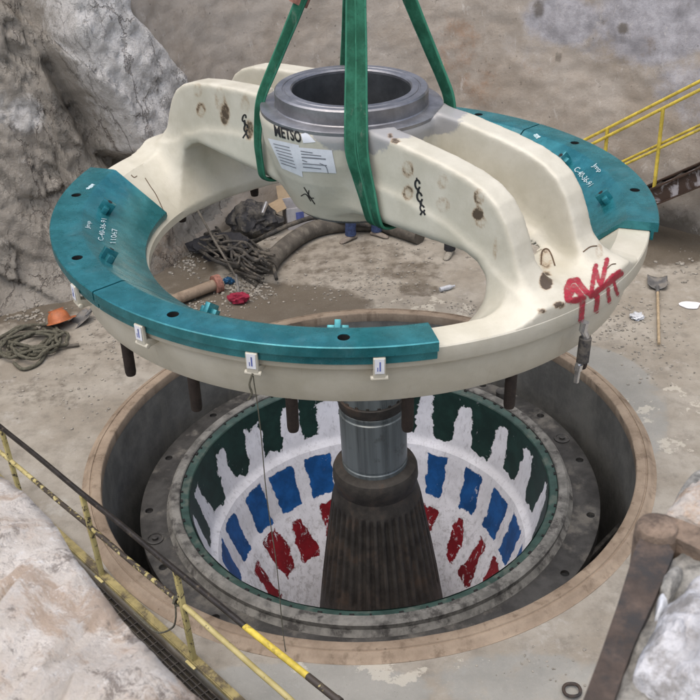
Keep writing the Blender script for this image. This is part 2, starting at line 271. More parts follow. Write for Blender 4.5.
# ------------------------------------------------------------------ mesh helpers
class MB:
    def __init__(s): s.v = []; s.f = []
    def add(s, vs, fs):
        o = len(s.v); s.v += [tuple(v) for v in vs]; s.f += [tuple(i + o for i in f) for f in fs]; return s
    def box(s, c, d, rot=None):
        x, y, z = (k / 2 for k in d)
        vs = [Vector(p) for p in ((-x,-y,-z),(x,-y,-z),(x,y,-z),(-x,y,-z),(-x,-y,z),(x,-y,z),(x,y,z),(-x,y,z))]
        if rot is not None: vs = [rot @ v for v in vs]
        c = Vector(c); return s.add([v + c for v in vs], [(3,2,1,0),(4,5,6,7),(0,1,5,4),(1,2,6,5),(2,3,7,6),(3,0,4,7)])
    def bar(s, a, b, w, h, up=(0, 0, 1)):
        a, b = Vector(a), Vector(b); d = b - a; L = d.length; d.normalize()
        up = Vector(up); l = d.cross(up)
        if l.length < 1e-4: l = d.cross(Vector((1, 0, 0)))
        l.normalize(); u = l.cross(d)
        return s.box((a + b) / 2, (L, w, h), Matrix((d, l, u)).transposed())
    def tube(s, pts, r, seg=10, caps=True, closed=False):
        pts = [Vector(p) for p in pts]; n = len(pts); rs = r if isinstance(r, (list, tuple)) else [r] * n
        vs = []; fs = []; prev = None
        for i, p in enumerate(pts):
            if closed: t = pts[(i + 1) % n] - pts[i - 1]
            else: t = pts[min(i + 1, n - 1)] - pts[max(i - 1, 0)]
            t.normalize()
            if prev is None:
                a = Vector((0, 0, 1)) if abs(t.z) < .9 else Vector((1, 0, 0)); l = t.cross(a).normalized()
            else: l = (prev - t * prev.dot(t)).normalized()
            prev = l; u = t.cross(l)
            for k in range(seg):
                an = 2 * PI * k / seg; vs.append(p + (l * math.cos(an) + u * math.sin(an)) * rs[i])
        for i in range(n if closed else n - 1):
            j = (i + 1) % n
            for k in range(seg):
                k2 = (k + 1) % seg; fs.append((i * seg + k, i * seg + k2, j * seg + k2, j * seg + k))
        if caps and not closed:
            fs.append(tuple(range(seg - 1, -1, -1))); fs.append(tuple((n - 1) * seg + k for k in range(seg)))
        return s.add(vs, fs)
    def lathe(s, prof, seg=128, a0=0.0, a1=360.0, closed=True, c=(0, 0, 0)):
        """revolve (r, z) points; closed joins the last point to the first"""
        full = abs(a1 - a0) >= 359.99; na = seg if full else seg + 1; n = len(prof); vs = []; fs = []
        for i in range(na):
            a = R(a0 + (a1 - a0) * i / seg)
            for r, z in prof: vs.append((c[0] + r * math.cos(a), c[1] + r * math.sin(a), c[2] + z))
        m_ = n if closed else n - 1
        for i in range(seg):
            j = (i + 1) % na
            for k in range(m_):
                k2 = (k + 1) % n; fs.append((i * n + k, j * n + k, j * n + k2, i * n + k2))
        if closed and not full:
            fs.append(tuple(range(n))); fs.append(tuple((na - 1) * n + k for k in range(n - 1, -1, -1)))
        return s.add(vs, fs)
    def prism(s, poly, z0, z1, frame=None):
        n = len(poly); vs = [Vector((p[0], p[1], z0)) for p in poly] + [Vector((p[0], p[1], z1)) for p in poly]
        if frame is not None: vs = [frame @ v for v in vs]
        return s.add(vs, [tuple(range(n - 1, -1, -1)), tuple(range(n, 2 * n))] + [(i, (i + 1) % n, n + (i + 1) % n, n + i) for i in range(n)])
    def blob(s, c, r, sub=3, amp=.25, freq=2.0, seed=0, squash=(1, 1, 1)):
        bm = bmesh.new(); bmesh.ops.create_icosphere(bm, subdivisions=sub, radius=1)
        vs = []
        for v in bm.verts:
            p = v.co.normalized(); k = 1 + amp * (mn.fractal(p * freq + Vector((seed * 7.1, seed * 3.3, seed)), .7, 2.0, 5) )
            vs.append(Vector((p.x * k * r * squash[0] + c[0], p.y * k * r * squash[1] + c[1], p.z * k * r * squash[2] + c[2])))
        s.add(vs, [tuple(v.index for v in f.verts) for f in bm.faces]); bm.free(); return s
    def build(s, name, material, parent=None, smooth=None, sharp=35, fix=True, bevel=0):
        me = bpy.data.meshes.new(name); me.from_pydata(s.v, [], s.f); me.update()
        if fix or bevel:
            bm = bmesh.new(); bm.from_mesh(me)
            bmesh.ops.recalc_face_normals(bm, faces=bm.faces)
            if bevel:
                es = [e for e in bm.edges if len(e.link_faces) == 2 and e.calc_face_angle(0) > R(40)]
                bmesh.ops.bevel(bm, geom=es, offset=bevel, segments=2, affect='EDGES', profile=.5, clamp_overlap=True)
            bm.to_mesh(me); bm.free()
        return link(name, me, material, parent, sharp if smooth is not False else None)
def link(name, me, material, parent=None, sharp=35):
    if material is not None:
        for mm in (material if isinstance(material, (list, tuple)) else [material]): me.materials.append(mm)
    if sharp is not None:
        me.shade_smooth()
        if sharp < 180: me.set_sharp_from_angle(angle=R(sharp))
    o = bpy.data.objects.new(name, me); C.objects.link(o)
    if parent is not None: o.parent = parent
    return o
def tag(o, label=None, cat=None, group=None, kind=None):
    if label: o['label'] = label
    if cat: o['category'] = cat
    if group: o['group'] = group
    if kind: o['kind'] = kind
    return o
def empty(name, loc=(0, 0, 0), label=None, cat=None, group=None):
    o = bpy.data.objects.new(name, None); C.objects.link(o); o.location = loc; o.empty_display_size = .1
    return tag(o, label, cat, group)
def shift(mb, off):
    off = Vector(off); mb.v = [tuple(Vector(v) - off) for v in mb.v]; return mb
def single(name, mb, material, label, cat, group=None, base=None, **kw):
    """a thing that is one mesh, origin at its base"""
    vs = np.array(mb.v); b = base if base is not None else ((vs[:, 0].min() + vs[:, 0].max()) / 2, (vs[:, 1].min() + vs[:, 1].max()) / 2, vs[:, 2].min())
    shift(mb, b); o = mb.build(name, material, None, **kw); o.location = b; return tag(o, label, cat, group)
def carve(o, cutter, solver='EXACT'):
    me = bpy.data.meshes.new('cut'); me.from_pydata(cutter.v, [], cutter.f)
    bm = bmesh.new(); bm.from_mesh(me); bmesh.ops.recalc_face_normals(bm, faces=bm.faces); bm.to_mesh(me); bm.free()
    t = bpy.data.objects.new('cut', me); C.objects.link(t); t.matrix_world = Matrix.Identity(4)
    w = o.parent; o.parent = None
    md = o.modifiers.new('b', 'BOOLEAN'); md.object = t; md.operation = 'DIFFERENCE'; md.solver = solver
    dg = bpy.context.evaluated_depsgraph_get(); new = bpy.data.meshes.new_from_object(o.evaluated_get(dg))
    o.modifiers.clear(); o.data = new; o.parent = w; new.shade_smooth(); new.set_sharp_from_angle(angle=R(35))
    bpy.data.objects.remove(t); return o
def fattr(me, name, vals):
    a = me.attributes.new(name, 'FLOAT', 'POINT'); a.data.foreach_set('value', np.asarray(vals, dtype=np.float32))
def spline(pts, n=8):
    pts = [Vector(p) for p in pts]; out = []
    for i in range(len(pts) - 1):
        p0, p1, p2, p3 = pts[max(i - 1, 0)], pts[i], pts[i + 1], pts[min(i + 2, len(pts) - 1)]
        for k in range(n):
            t = k / n; out.append(.5 * ((2 * p1) + (p2 - p0) * t + (2 * p0 - 5 * p1 + 4 * p2 - p3) * t * t + (3 * p1 - p0 - 3 * p2 + p3) * t ** 3))
    return out + [pts[-1]]
def sstep(a, b, x):
    t = np.clip((np.asarray(x, float) - a) / (b - a), 0, 1); return t * t * (3 - 2 * t)
def poly_sd(px_, py_, poly):
    """signed distance to a polygon, negative inside (numpy)"""
    poly = np.asarray(poly, float); d = np.full(np.shape(px_), 1e9); s = np.ones(np.shape(px_))
    n = len(poly)
    for i in range(n):
        a = poly[i]; b = poly[i - 1]; e = b - a; wx = px_ - a[0]; wy = py_ - a[1]
        t = np.clip((wx * e[0] + wy * e[1]) / (e @ e), 0, 1); d = np.minimum(d, (wx - e[0] * t) ** 2 + (wy - e[1] * t) ** 2)
        c1 = py_ >= a[1]; c2 = py_ < b[1]; c3 = e[0] * wy > e[1] * wx
        f = (c1 & c2 & c3) | (~c1 & ~c2 & ~c3); s = np.where(f, -s, s)
    return s * np.sqrt(d)
def npx(P):
    P = np.asarray(P, float) - np.array(CAM); d = P @ np.array(vF); d = np.where(d < .05, .05, d)
    return 350 + FPX * (P @ np.array(vR)) / d, 350 - FPX * (P @ np.array(vU)) / d
def coords(me):
    a = np.zeros(len(me.vertices) * 3, np.float32); me.vertices.foreach_get('co', a); return a.reshape(-1, 3).astype(float)

# ------------------------------------------------------------------ the setting: floor, pit, walls
PC = Vector((.1075, 8.2625, 0)); SX = Vector((.19, 8.2625, 0))
RD = Vector((.665, -.747, 0)).normalized(); RN = Vector((-RD.y, RD.x, 0)) * -1        # railing line direction, towards the camera
if RN.y > 0: RN = -RN
RP = Vector((-1.35, 5.5, 0))
rings = [2.68] + list(np.arange(2.84, 8.0, .11)) + [8.5, 9.5, 11, 14, 20, 35, 70]
prof = [(r, 0) for r in rings] + [(70, -3.2), (2.68, -3.2)]
g = MB().lathe(prof, 288, c=tuple(PC)).build('ground', M['floor'], None, sharp=35)
tr = MB()
ang = math.atan2(RD.y, RD.x); RM = Matrix.Rotation(ang, 3, 'Z')
tr.box(RP + RD * .9 + RN * (.02 + .55) + Vector((0, 0, -.3)), (7.0, 1.1, 1.0), RM)
carve(g, tr); tag(g, kind='structure')
P = coords(g.data); gx, gy = npx(P)
wet = np.zeros(len(P)); pale = np.zeros(len(P)); smo = np.zeros(len(P))
def spot(arr, cx, cy, rx, ry, amt=1.0, rot=0):
    c_, s_ = math.cos(R(rot)), math.sin(R(rot)); dx, dy = gx - cx, gy - cy
    q = np.hypot((dx * c_ + dy * s_) / rx, (-dx * s_ + dy * c_) / ry); arr[:] = np.maximum(arr, amt * (1 - sstep(.5, 1.2, q)))
spot(wet, 270, 305, 120, 26, 1.15); spot(wet, 350, 262, 120, 34, .5); spot(wet, 110, 350, 70, 40, .4); spot(wet, 420, 290, 30, 10, .7); spot(wet, 665, 235, 70, 38, 1.1); spot(wet, 20, 300, 90, 40, .75); spot(wet, 410, 272, 50, 14, .6); spot(wet, 45, 395, 60, 25, .45)  # the spot below the stair is wet floor with shade painted in
spot(wet, 180, 265, 50, 40, .8); spot(wet, 640, 340, 60, 14, .25, 35); spot(wet, 300, 180, 200, 35, .6); spot(wet, 540, 690, 60, 30, .35)
spot(smo, 605, 372, 55, 26, 1.0, 20); spot(smo, 300, 690, 160, 32, .95); spot(smo, 520, 680, 120, 40, .6); spot(smo, 640, 420, 40, 60, .6)
spot(pale, 310, 668, 42, 16, .55, 20); spot(pale, 390, 672, 70, 22, .62); spot(pale, 470, 665, 50, 18, .5); spot(pale, 660, 420, 60, 60, .5); spot(pale, 470, 310, 80, 12, .5); spot(pale, 420, 305, 60, 14, .5); spot(pale, 130, 430, 50, 60, .3)
fattr(g.data, 'wet', wet); fattr(g.data, 'pale', pale); fattr(g.data, 'smooth', smo)
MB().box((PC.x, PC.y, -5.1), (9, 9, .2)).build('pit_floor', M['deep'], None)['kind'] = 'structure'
w_ = MB().lathe([(2.675, .02), (2.665, -4.9), (2.9, -4.9), (2.9, -.03), (2.70, -.03)], 192, c=tuple(PC))
w_.build('pit_wall', M['pitwall'], None)['kind'] = 'structure'
# raised tan collar with a worn, slightly wavy top and a shallow outer fillet
col = MB().lathe([(2.672, -.06), (2.668, .045), (2.68, .056), (2.755, .058), (2.762, .046), (2.772, .046), (2.778, .056), (2.80, .050), (2.815, .030), (2.84, .010), (2.862, .004), (2.862, -.06)], 256, c=tuple(PC))
col.v = [(x, y, z + (.006 * mn.noise(Vector((x * 3, y * 3, 0))) if z > -.1 else 0)) for x, y, z in col.v]
tag(col.build('pit_collar', M['collar'], None, sharp=50), 'tan concrete collar ringing the round pit, raised a little above the grey floor', 'collar')

# back of the quarry: rough rock on the left runs into an old plastered concrete wall
base = spline([(-8.6, 5.0, 0), (-7.4, 7.6, 0), (-6.0, 9.9, 0), (-4.6, 11.3, 0), (-3.3, 11.95, 0), (-2.4, 12.7, 0), (-1.7, 13.9, 0), (-.6, 14.75, 0), (1, 15.0, 0), (2.6, 14.6, 0), (4.0, 13.6, 0), (5.1, 12.6, 0), (6.6, 10.9, 0), (7.8, 9.0, 0), (8.8, 6.5, 0)], 30)
acc = [0]
for a, b in zip(base, base[1:]): acc.append(acc[-1] + (b - a).length)
NS, NH = 620, 150
S_ = np.concatenate([np.linspace(0, 11, 380), np.linspace(11, acc[-1], 241)[1:]]); bx_ = np.interp(S_, acc, [p.x for p in base]); by_ = np.interp(S_, acc, [p.y for p in base])
tx_, ty_ = np.gradient(bx_), np.gradient(by_); ln = np.hypot(tx_, ty_); nx_, ny_ = -ty_ / ln, tx_ / ln      # outward, away from the pit
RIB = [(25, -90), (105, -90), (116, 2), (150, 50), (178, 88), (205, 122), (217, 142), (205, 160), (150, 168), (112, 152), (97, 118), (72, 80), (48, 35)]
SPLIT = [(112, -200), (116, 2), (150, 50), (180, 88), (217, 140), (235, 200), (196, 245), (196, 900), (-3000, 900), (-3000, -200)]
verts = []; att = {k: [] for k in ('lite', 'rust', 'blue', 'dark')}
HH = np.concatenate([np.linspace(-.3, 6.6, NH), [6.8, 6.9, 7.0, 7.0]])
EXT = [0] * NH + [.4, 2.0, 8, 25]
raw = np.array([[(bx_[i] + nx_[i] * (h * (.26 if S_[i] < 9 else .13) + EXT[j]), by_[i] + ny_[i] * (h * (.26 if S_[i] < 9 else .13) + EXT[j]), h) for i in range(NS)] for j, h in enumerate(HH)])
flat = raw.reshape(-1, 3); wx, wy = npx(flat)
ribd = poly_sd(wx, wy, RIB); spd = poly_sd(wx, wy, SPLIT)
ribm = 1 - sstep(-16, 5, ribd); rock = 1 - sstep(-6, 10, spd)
disp = np.zeros(len(flat)); lite = np.zeros(len(flat)); dk = np.zeros(len(flat))
for i, p in enumerate(flat):
    v = Vector(p); rk = rock[i]
    d = .045 * mn.fractal(v * 1.1, .8, 2.1, 5) + .02 * mn.fractal(v * 5, .8, 2.1, 3)
    if rk > 0:
        q = Vector((v.x + .45 * v.z, v.y + .2 * v.z, v.z * .70))
        fd = 0; ed_ = 1
        for fr_, am_, sd in ((.75, .42, 1.0), (1.9, .17, 5.0), (4.6, .07, 9.0)):
            w_q = q * fr_ + mn.noise_vector(q * fr_ * .8) * .35
            ds, ps = mn.voronoi(w_q); h_ = mn.noise_vector(ps[0] * 3.7 + Vector((sd, sd, sd)))
            fd += am_ * ((w_q - ps[0]).dot(h_) * 1.1 + h_.x * .35); ed_ = min(ed_, (ds[1] - ds[0]) * 3 + .15)
        f2 = mn.fractal(q * 2.2, .75, 2.1, 6); f3 = mn.fractal(v * 7, .8, 2.1, 5)
        d = d * (1 - rk) + rk * (fd * (1 - .55 * ribm[i]) + .07 * f2 + .035 * f3)
        d += .55 * ribm[i] - rk * .20 * (1 - ribm[i]) - rk * .35 * math.exp(-((ribd[i] - 9) / 9) ** 2)
        lite[i] = .22 + .8 * ribm[i] + .18 * f2 + .30 * fd
    disp[i] = d
disp *= sstep(-.3, .6, flat[:, 2]) * .85 + .15
def blob(cx, cy, rx, ry, rot=0):
    c_, s_ = math.cos(R(rot)), math.sin(R(rot)); dx, dy = wx - cx, wy - cy
    return 1 - sstep(.35, 1.25, np.hypot((dx * c_ + dy * s_) / rx, (-dx * s_ + dy * c_) / ry))
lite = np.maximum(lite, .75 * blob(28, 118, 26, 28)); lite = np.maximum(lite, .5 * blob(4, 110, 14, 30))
rust = np.maximum.reduce([blob(455, 45, 42, 50, 15) * .62, blob(478, 85, 46, 34, -30) * .6, blob(520, 70, 50, 18, 10) * .45, blob(175, 262, 34, 60) * .8, blob(120, 130, 40, 30) * .6, blob(640, 45, 26, 26) * .5, blob(560, 12, 26, 22) * .4])
blue = np.maximum.reduce([blob(660, 20, 100, 55, -12) * 1.0, blob(570, 20, 60, 34) * .85, blob(690, 95, 60, 50) * .7, blob(520, 60, 50, 60) * .35])
dark = np.maximum.reduce([blob(655, 235, 80, 34) * .9, blob(180, 250, 30, 60) * .5, blob(645, 45, 24, 22) * .55, blob(538, 10, 9, 14) * .8, blob(624, 28, 9, 9) * .9, blob(558, 58, 6, 9) * .8])  # first blob paints the shade below the stair onto the wall base
pos = raw.copy(); dd = disp.reshape(len(HH), NS)
for j in range(len(HH)):
    pos[j, :, 0] -= nx_ * dd[j]; pos[j, :, 1] -= ny_ * dd[j]
    if EXT[j]: pos[j, :, 2] += .15 * np.sin(S_ * 1.3) * min(1, EXT[j])
posf = pos.reshape(-1, 3)
inside = spd.reshape(len(HH), NS)
faces = {True: [], False: []}
for j in range(len(HH) - 1):
    for i in range(NS - 1):
        q = (j * NS + i, j * NS + i + 1, (j + 1) * NS + i + 1, (j + 1) * NS + i)
        faces[bool(inside[j, i] < 0)].append(q)
def wallmesh(name, fs, material, attrs):
    used = sorted({i for f in fs for i in f}); mp = {k: i for i, k in enumerate(used)}
    me = bpy.data.meshes.new(name); me.from_pydata([tuple(posf[k]) for k in used], [], [tuple(mp[i] for i in f) for f in fs]); me.update()
    for k, v in attrs.items(): fattr(me, k, v[used])
    return link(name, me, material, None, sharp=180)
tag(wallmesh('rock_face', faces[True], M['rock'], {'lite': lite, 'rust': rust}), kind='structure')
tag(wallmesh('concrete_wall', faces[False], M['wall'], {'rust': rust, 'blue': blue, 'dark': dark}), 'old stained concrete wall at the back of the pit, scratched and bluish grey at right', 'wall')
# the foreground ledge the picture is taken over: top at about 4.4 m, a cliff down to the floor
edge = [at(x, y, 4.4) for x, y in ((-260, 395), (-120, 430), (-40, 452), (0, 470), (27, 494), (53, 521), (77, 562), (102, 594), (124, 624), (145, 648), (169, 673), (193, 696), (215, 712), (262, 746), (330, 800), (420, 880))]
edge = spline(edge, 7); E_ = len(edge); rows = 46; vs = []
for r_ in range(rows):
    for i, e in enumerate(edge):
        if r_ < 30:
            t = 1 - r_ / 29.0; near = Vector((e.x * .55 - .75, e.y * .10 - .9, 4.55))
            p = e.lerp(near, t ** 1.2); p.z += .07 * math.sin(min(1, t * 5) * PI / 2) + .10 * t
            k = .5 + .5 * min(1, t * 8)
        else:
            t = (r_ - 29) / (rows - 30.0); p = e + Vector((.05 * math.sin(t * 9), -.02 - .5 * t, 0)); p.z = 4.4 * (1 - t) ** 1.0 - .05 * t; k = 1
        f = .07 * mn.fractal(p * 2.6, .8, 2.1, 5) + .035 * mn.fractal(p * 8, .7, 2.1, 6)
        ds, ps = mn.voronoi(p * 4.2 + mn.noise_vector(p * 5) * .25); d2, q2 = mn.voronoi(p * 2.1 + mn.noise_vector(p * 3) * .3); f += .16 * ((p * 2.1 - q2[0]).dot(mn.noise_vector(q2[0] * 2.3)) * .6 + mn.noise(q2[0] * 4.1) * .3); f += .11 * ((p * 4.2 - ps[0]).dot(mn.noise_vector(ps[0] * 3.3)) * .5 + mn.noise(ps[0] * 5.1) * .25)
        if r_ < 30: p = p + Vector((0, -.3, .95)) * f * k
        else: p = p + Vector((0, -1.5, .1)) * abs(f)
        vs.append(p)
fs = [(r_ * E_ + i, r_ * E_ + i + 1, (r_ + 1) * E_ + i + 1, (r_ + 1) * E_ + i) for r_ in range(rows - 1) for i in range(E_ - 1)]
ledge = MB().add(vs, fs).build('rock_ledge', M['ledge'], None, sharp=180); ledge['kind'] = 'structure'

# ------------------------------------------------------------------ crusher shell in the pit, with its painted liner
sh = empty('crusher_shell', PC, 'dark steel crusher shell in the pit lined with white, green, blue and red panels', 'crusher')
fl = MB().lathe([(2.375, -.525), (2.375, -.66), (2.15, -.72), (2.1, -.72), (2.1, -.52), (2.365, -.52)], 192).build('flange', M['flange'], sh)
hc = MB(); HA = [-174.7 + 22.5 * k for k in range(16)]
for a in HA: hc.lathe([(.001, -.6), (.042, -.6), (.042, -.4), (.001, -.4)], 16, c=(2.285 * math.cos(R(a)), 2.285 * math.sin(R(a)), 0))
carve(fl, hc)
for a in HA: MB().lathe([(.001, -.56), (.041, -.56), (.041, -.55), (.001, -.55)], 12, c=(2.285 * math.cos(R(a)), 2.285 * math.sin(R(a)), 0)).build('bolt_hole', M['hole'], sh)  # black discs put the shade of the cut holes into colour
for a in (-163, 15.5, 107, -75):
    c0 = (2.25 * math.cos(R(a)), 2.25 * math.sin(R(a)), -.518)
    MB().lathe([(.085, 0), (.085, .012), (.07, .014), (.065, .004), (.03, .004), (.03, .028), (.001, .03), (.001, 0)], 28, c=c0).build('boss', M['flange'], sh)
a = 42; MB().tube([(2.22 * math.cos(R(a)), 2.22 * math.sin(R(a)), -.52), (2.22 * math.cos(R(a)), 2.22 * math.sin(R(a)), -.43)], .075, 20).build('boss', M['flange'], sh)
MB().lathe([(2.10, -.60), (2.105, -.52), (2.06, -.47), (2.065, -.415), (2.04, -.395), (1.965, -.395), (1.955, -.405), (1.955, -.60)], 192).build('raised_lip', M['lip'], sh)
gr = MB().lathe([(1.953, -.60), (1.953, -.425), (1.945, -.418), (1.875, -.435), (1.862, -.45), (1.862, -.60)], 192)
for k in range(64):
    a = R(k * 360 / 64 + 2 * math.sin(k * 7.7)); gr.box((1.938 * math.cos(a), 1.938 * math.sin(a), -.417), (.022, .03 + .012 * math.sin(k * 3.1), .016), Matrix.Rotation(a, 3, 'Z'))
gro = gr.build('green_rim', [M['greenrim'], M['hole']], sh)
for p in gro.data.polygons:
    if p.index >= 6 * 192: p.material_index = 1  # black blocks stand in for the shade in the rim notches
MB().lathe([(2.12, -.70), (2.0, -1.4), (1.9, -2.6), (1.6, -4.9), (1.4, -4.9), (1.3, -2.8), (1.9, -.6)], 128).build('shell_barrel', M['flange'], sh)
LP = [(1.863, -.44), (1.80, -.75), (1.72, -1.10), (1.655, -1.17), (1.62, -1.26), (1.49, -1.70), (1.44, -1.80), (1.39, -1.90), (1.14, -2.40), (.86, -3.05)]
LZ = [p[1] for p in LP][::-1]; LR = [p[0] for p in LP][::-1]
def lr(z): return float(np.interp(z, LZ, LR))
ROWS = [(-.44, -1.17, 'L1', .0), (-1.17, -1.80, 'L2', .5), (-1.80, -3.05, 'L3', .0)]
rng = random.Random(11)
NSEG = 20; NU, NV = 22, 26
flen = [[rng.uniform(.57, .68), rng.uniform(.10, .155), rng.uniform(-.07, .07)] for _ in range(NSEG)]
fw2 = [rng.uniform(.075, .14) for _ in range(NSEG)]; fw3 = [rng.uniform(.11, .17) for _ in range(NSEG)]
for ri, (zt, zb, mk, off) in enumerate(ROWS):
    for sgi in range(NSEG):
        a0 = 12 + 18 * sgi; vs = []; ed = []; gm = []
        for j in range(NV + 1):
            z = zt + (zb - zt) * j / NV; r = lr(z)
            for i in range(NU + 1):
                a = a0 + 18 * i / NU; bul = .006 * math.sin(PI * i / NU)
                vs.append(((r - bul) * math.cos(R(a)), (r - bul) * math.sin(R(a)), z))
                dl = R(18) * r * i / NU; dr = R(18) * r * (1 - i / NU); h = z - zb
                if ri == 0:
                    e = .13 + .03 * math.sin(a * .3) - h
                    for dd_, (fl_, fw_, lean) in ((dl, flen[sgi]), (-dr, flen[(sgi + 1) % NSEG])):
                        ww = fw_ * (1.2 - .45 * h / fl_); e = max(e, min(ww - abs(dd_ - lean * h / .5), (fl_ - h) * .8))
                    g_ = 0
                elif ri == 1:
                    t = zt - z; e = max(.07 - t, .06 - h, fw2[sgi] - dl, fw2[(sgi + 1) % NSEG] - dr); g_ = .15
                else:
                    t = zt - z; c_ = R(18) * r / 2; tilt = .04 * math.sin(sgi * 2.1)
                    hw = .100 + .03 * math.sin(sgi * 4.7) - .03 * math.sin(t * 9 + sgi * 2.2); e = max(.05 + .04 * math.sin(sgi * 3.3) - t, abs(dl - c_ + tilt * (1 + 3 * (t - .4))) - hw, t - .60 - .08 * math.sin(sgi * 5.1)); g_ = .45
                ed.append(e); gm.append(g_)
        fs = [(j * (NU + 1) + i, j * (NU + 1) + i + 1, (j + 1) * (NU + 1) + i + 1, (j + 1) * (NU + 1) + i) for j in range(NV) for i in range(NU)]
        me = bpy.data.meshes.new('liner_panel'); me.from_pydata(vs, [], fs); me.update(); fattr(me, 'edge', ed); fattr(me, 'grime', gm)
        o = link('liner_panel', me, M[mk], sh, 180)
        if sgi == 0: o['label'] = ('dark green top liner panel with white painted joints', 'blue middle liner panel with white painted joints', 'red lower liner panel mostly covered in white paint')[ri]
# main shaft with its fluted mantle
st = empty('crusher_shaft', SX, 'dark fluted mantle and grey steel shaft standing in the middle of the lined pit', 'crusher shaft')
MB().lathe([(.001, .80), (.27, .80), (.318, .78), (.318, .53), (.335, .52), (.335, .50), (.325, .49), (.325, .46), (.337, .45), (.337, -.12), (.328, -.13), (.328, -.15), (.337, -.16), (.337, -.25), (.30, -.27), (.30, -1), (.001, -1)], 96, closed=False).build('shaft', M['shaft'], st)
nb = MB().lathe([(.26, .64), (.330, .64), (.340, .63), (.340, .54), (.332, .525), (.26, .525)], 64)
for k in range(18):
    a = R(20 * k); nb.box((.30 * math.cos(a), .30 * math.sin(a), .645), (.05, .03, .03), Matrix.Rotation(a, 3, 'Z'))
nb.build('shaft_nut', M['mantle'], st)
MB().lathe([(.30, -.5), (.30, -.20), (.36, -.20), (.425, -.235), (.44, -.27), (.445, -.37), (.432, -.40), (.43, -.46), (.41, -.50)], 96).build('mantle_collar', M['mantle'], st)
NF = 38; seg = NF * 10; vs = []; MP = [(.42, -.44), (.435, -.50), (.455, -.58), (.475, -.66), (.52, -.95), (.575, -1.3), (.635, -1.7), (.70, -2.2), (.74, -2.6), (.78, -3.3)]
MPd = []
for (r0, z0), (r1, z1) in zip(MP, MP[1:]): MPd += [(r0 + (r1 - r0) * k / 6, z0 + (z1 - z0) * k / 6) for k in range(6)]
for r, z in MPd:
    dep = .036 * float(sstep(-.60, -.72, z) if False else sstep(.60, .72, -z)) * float(1 - sstep(1.75, 1.85, -z))
    for k in range(seg):
        a = 2 * PI * k / seg; f = (k % 10) / 10; gq = 1 - float(sstep(.16, .34, abs(f - .5) * 1.0)) ; rr = r - dep * gq
        vs.append((rr * math.cos(a), rr * math.sin(a), z))
fs = [(j * seg + k, j * seg + (k + 1) % seg, (j + 1) * seg + (k + 1) % seg, (j + 1) * seg + k) for j in range(len(MPd) - 1) for k in range(seg)]
MB().add(vs, fs).build('mantle', M['mantle'], st, sharp=50)
# ------------------------------------------------------------------ the spider hanging over the pit
SC = Vector((.105, 7.93, 2.8902)); sn = Vector((.031, -.009, 1)).normalized()
sax = Vector((1, 0, -sn.x / sn.z)).normalized(); say = sn.cross(sax)
SM = Matrix((sax, say, sn)).transposed().to_4x4(); SM.translation = SC
spider = empty('crusher_spider', label='cream and teal two-armed crusher spider ring hanging from green slings above the pit', cat='crusher spider')
spider.matrix_world = SM
ARM = R(-48.5); ud = Vector((math.cos(ARM), math.sin(ARM), 0)); vd = Vector((-math.sin(ARM), math.cos(ARM), 0))
def pl(r, deg, z): return Vector((r * math.cos(R(deg)), r * math.sin(R(deg)), z))
def uv(u, v, z): return ud * u + vd * v + Vector((0, 0, z))
# cast hub and arms: one signed distance field, polygonised, then split into hub and two arms
H_ = .019
gu = np.arange(-2.50, 2.501, H_); gv = np.arange(-1.36, 1.361, H_); gz = np.arange(-.62, 1.0, H_)
def smin(a, b, k):
    h = np.maximum(k - np.abs(a - b), 0) / k; return np.minimum(a, b) - h * h * k * .25
def smax(a, b, k): return -smin(-a, -b, k)
def field(U, V, Z):
    u = np.abs(U); v = np.abs(V); r = np.hypot(U, V)
    def ext(d2, c, h, rd):
        w = np.abs(v - c) - h; return np.minimum(np.maximum(d2 + rd, w + rd), 0) + np.hypot(np.maximum(d2 + rd, 0), np.maximum(w + rd, 0)) - rd
    PR = [(.2, .82), (.9, .80), (1.35, .755), (1.60, .715), (1.76, .665), (1.88, .59), (1.97, .48), (2.04, .34), (2.10, .18), (2.20, .02), (2.34, -.085), (2.40, -.20), (2.36, -.40), (1.92, -.40), (1.90, -.12), (1.85, .05), (1.75, .16), (1.6, .20), (.6, .15), (.2, .12)]
    rib = ext(poly_sd(u, Z, PR), .335, .105, .028)
    PF = [(.2, .36), (1.0, .33), (1.45, .25), (1.75, .12), (2.0, -.02), (2.2, -.085), (2.38, -.10), (2.38, -.42), (1.94, -.42), (1.92, -.12), (1.86, .05), (1.76, .14), (1.6, .18), (.6, .13), (.2, .10)]
    flo = np.maximum(poly_sd(u, Z, PF), v - .40)
    RG = [(2.46, -.0775), (2.2, -.0775), (1.802, -.4275), (1.767, -.461), (1.767, -.529), (1.792, -.548), (2.46, -.548)]
    fla = np.maximum(np.maximum(poly_sd(r, Z, RG), v - 1.25), .3 - u)
    HB = [(0, .782), (.730, .782), (.745, .72), (.72, .52), (.66, .32), (.575, .12), (.51, -.03), (.44, -.075), (0, -.075)]
    hub = poly_sd(r, Z, HB)
    d = smin(smin(rib, flo, .14), fla, .36)
    d = np.maximum(d, np.where(Z > .775, .742 - r, -1))
    d = smin(d, hub, .09)
    d = np.maximum(d, r - np.interp(Z, [-.55, -.30, -.225, -.205, -.09], [2.296, 2.361, 2.368, 2.436, 2.436])); d = np.maximum(d, .478 - r); d = np.maximum(d, -.546 - Z)
    d = np.maximum(d, np.where(r < .74, Z - .783, -9))
    return d
G = field(gu[:, None, None], gv[None, :, None], gz[None, None, :]).astype(np.float32)
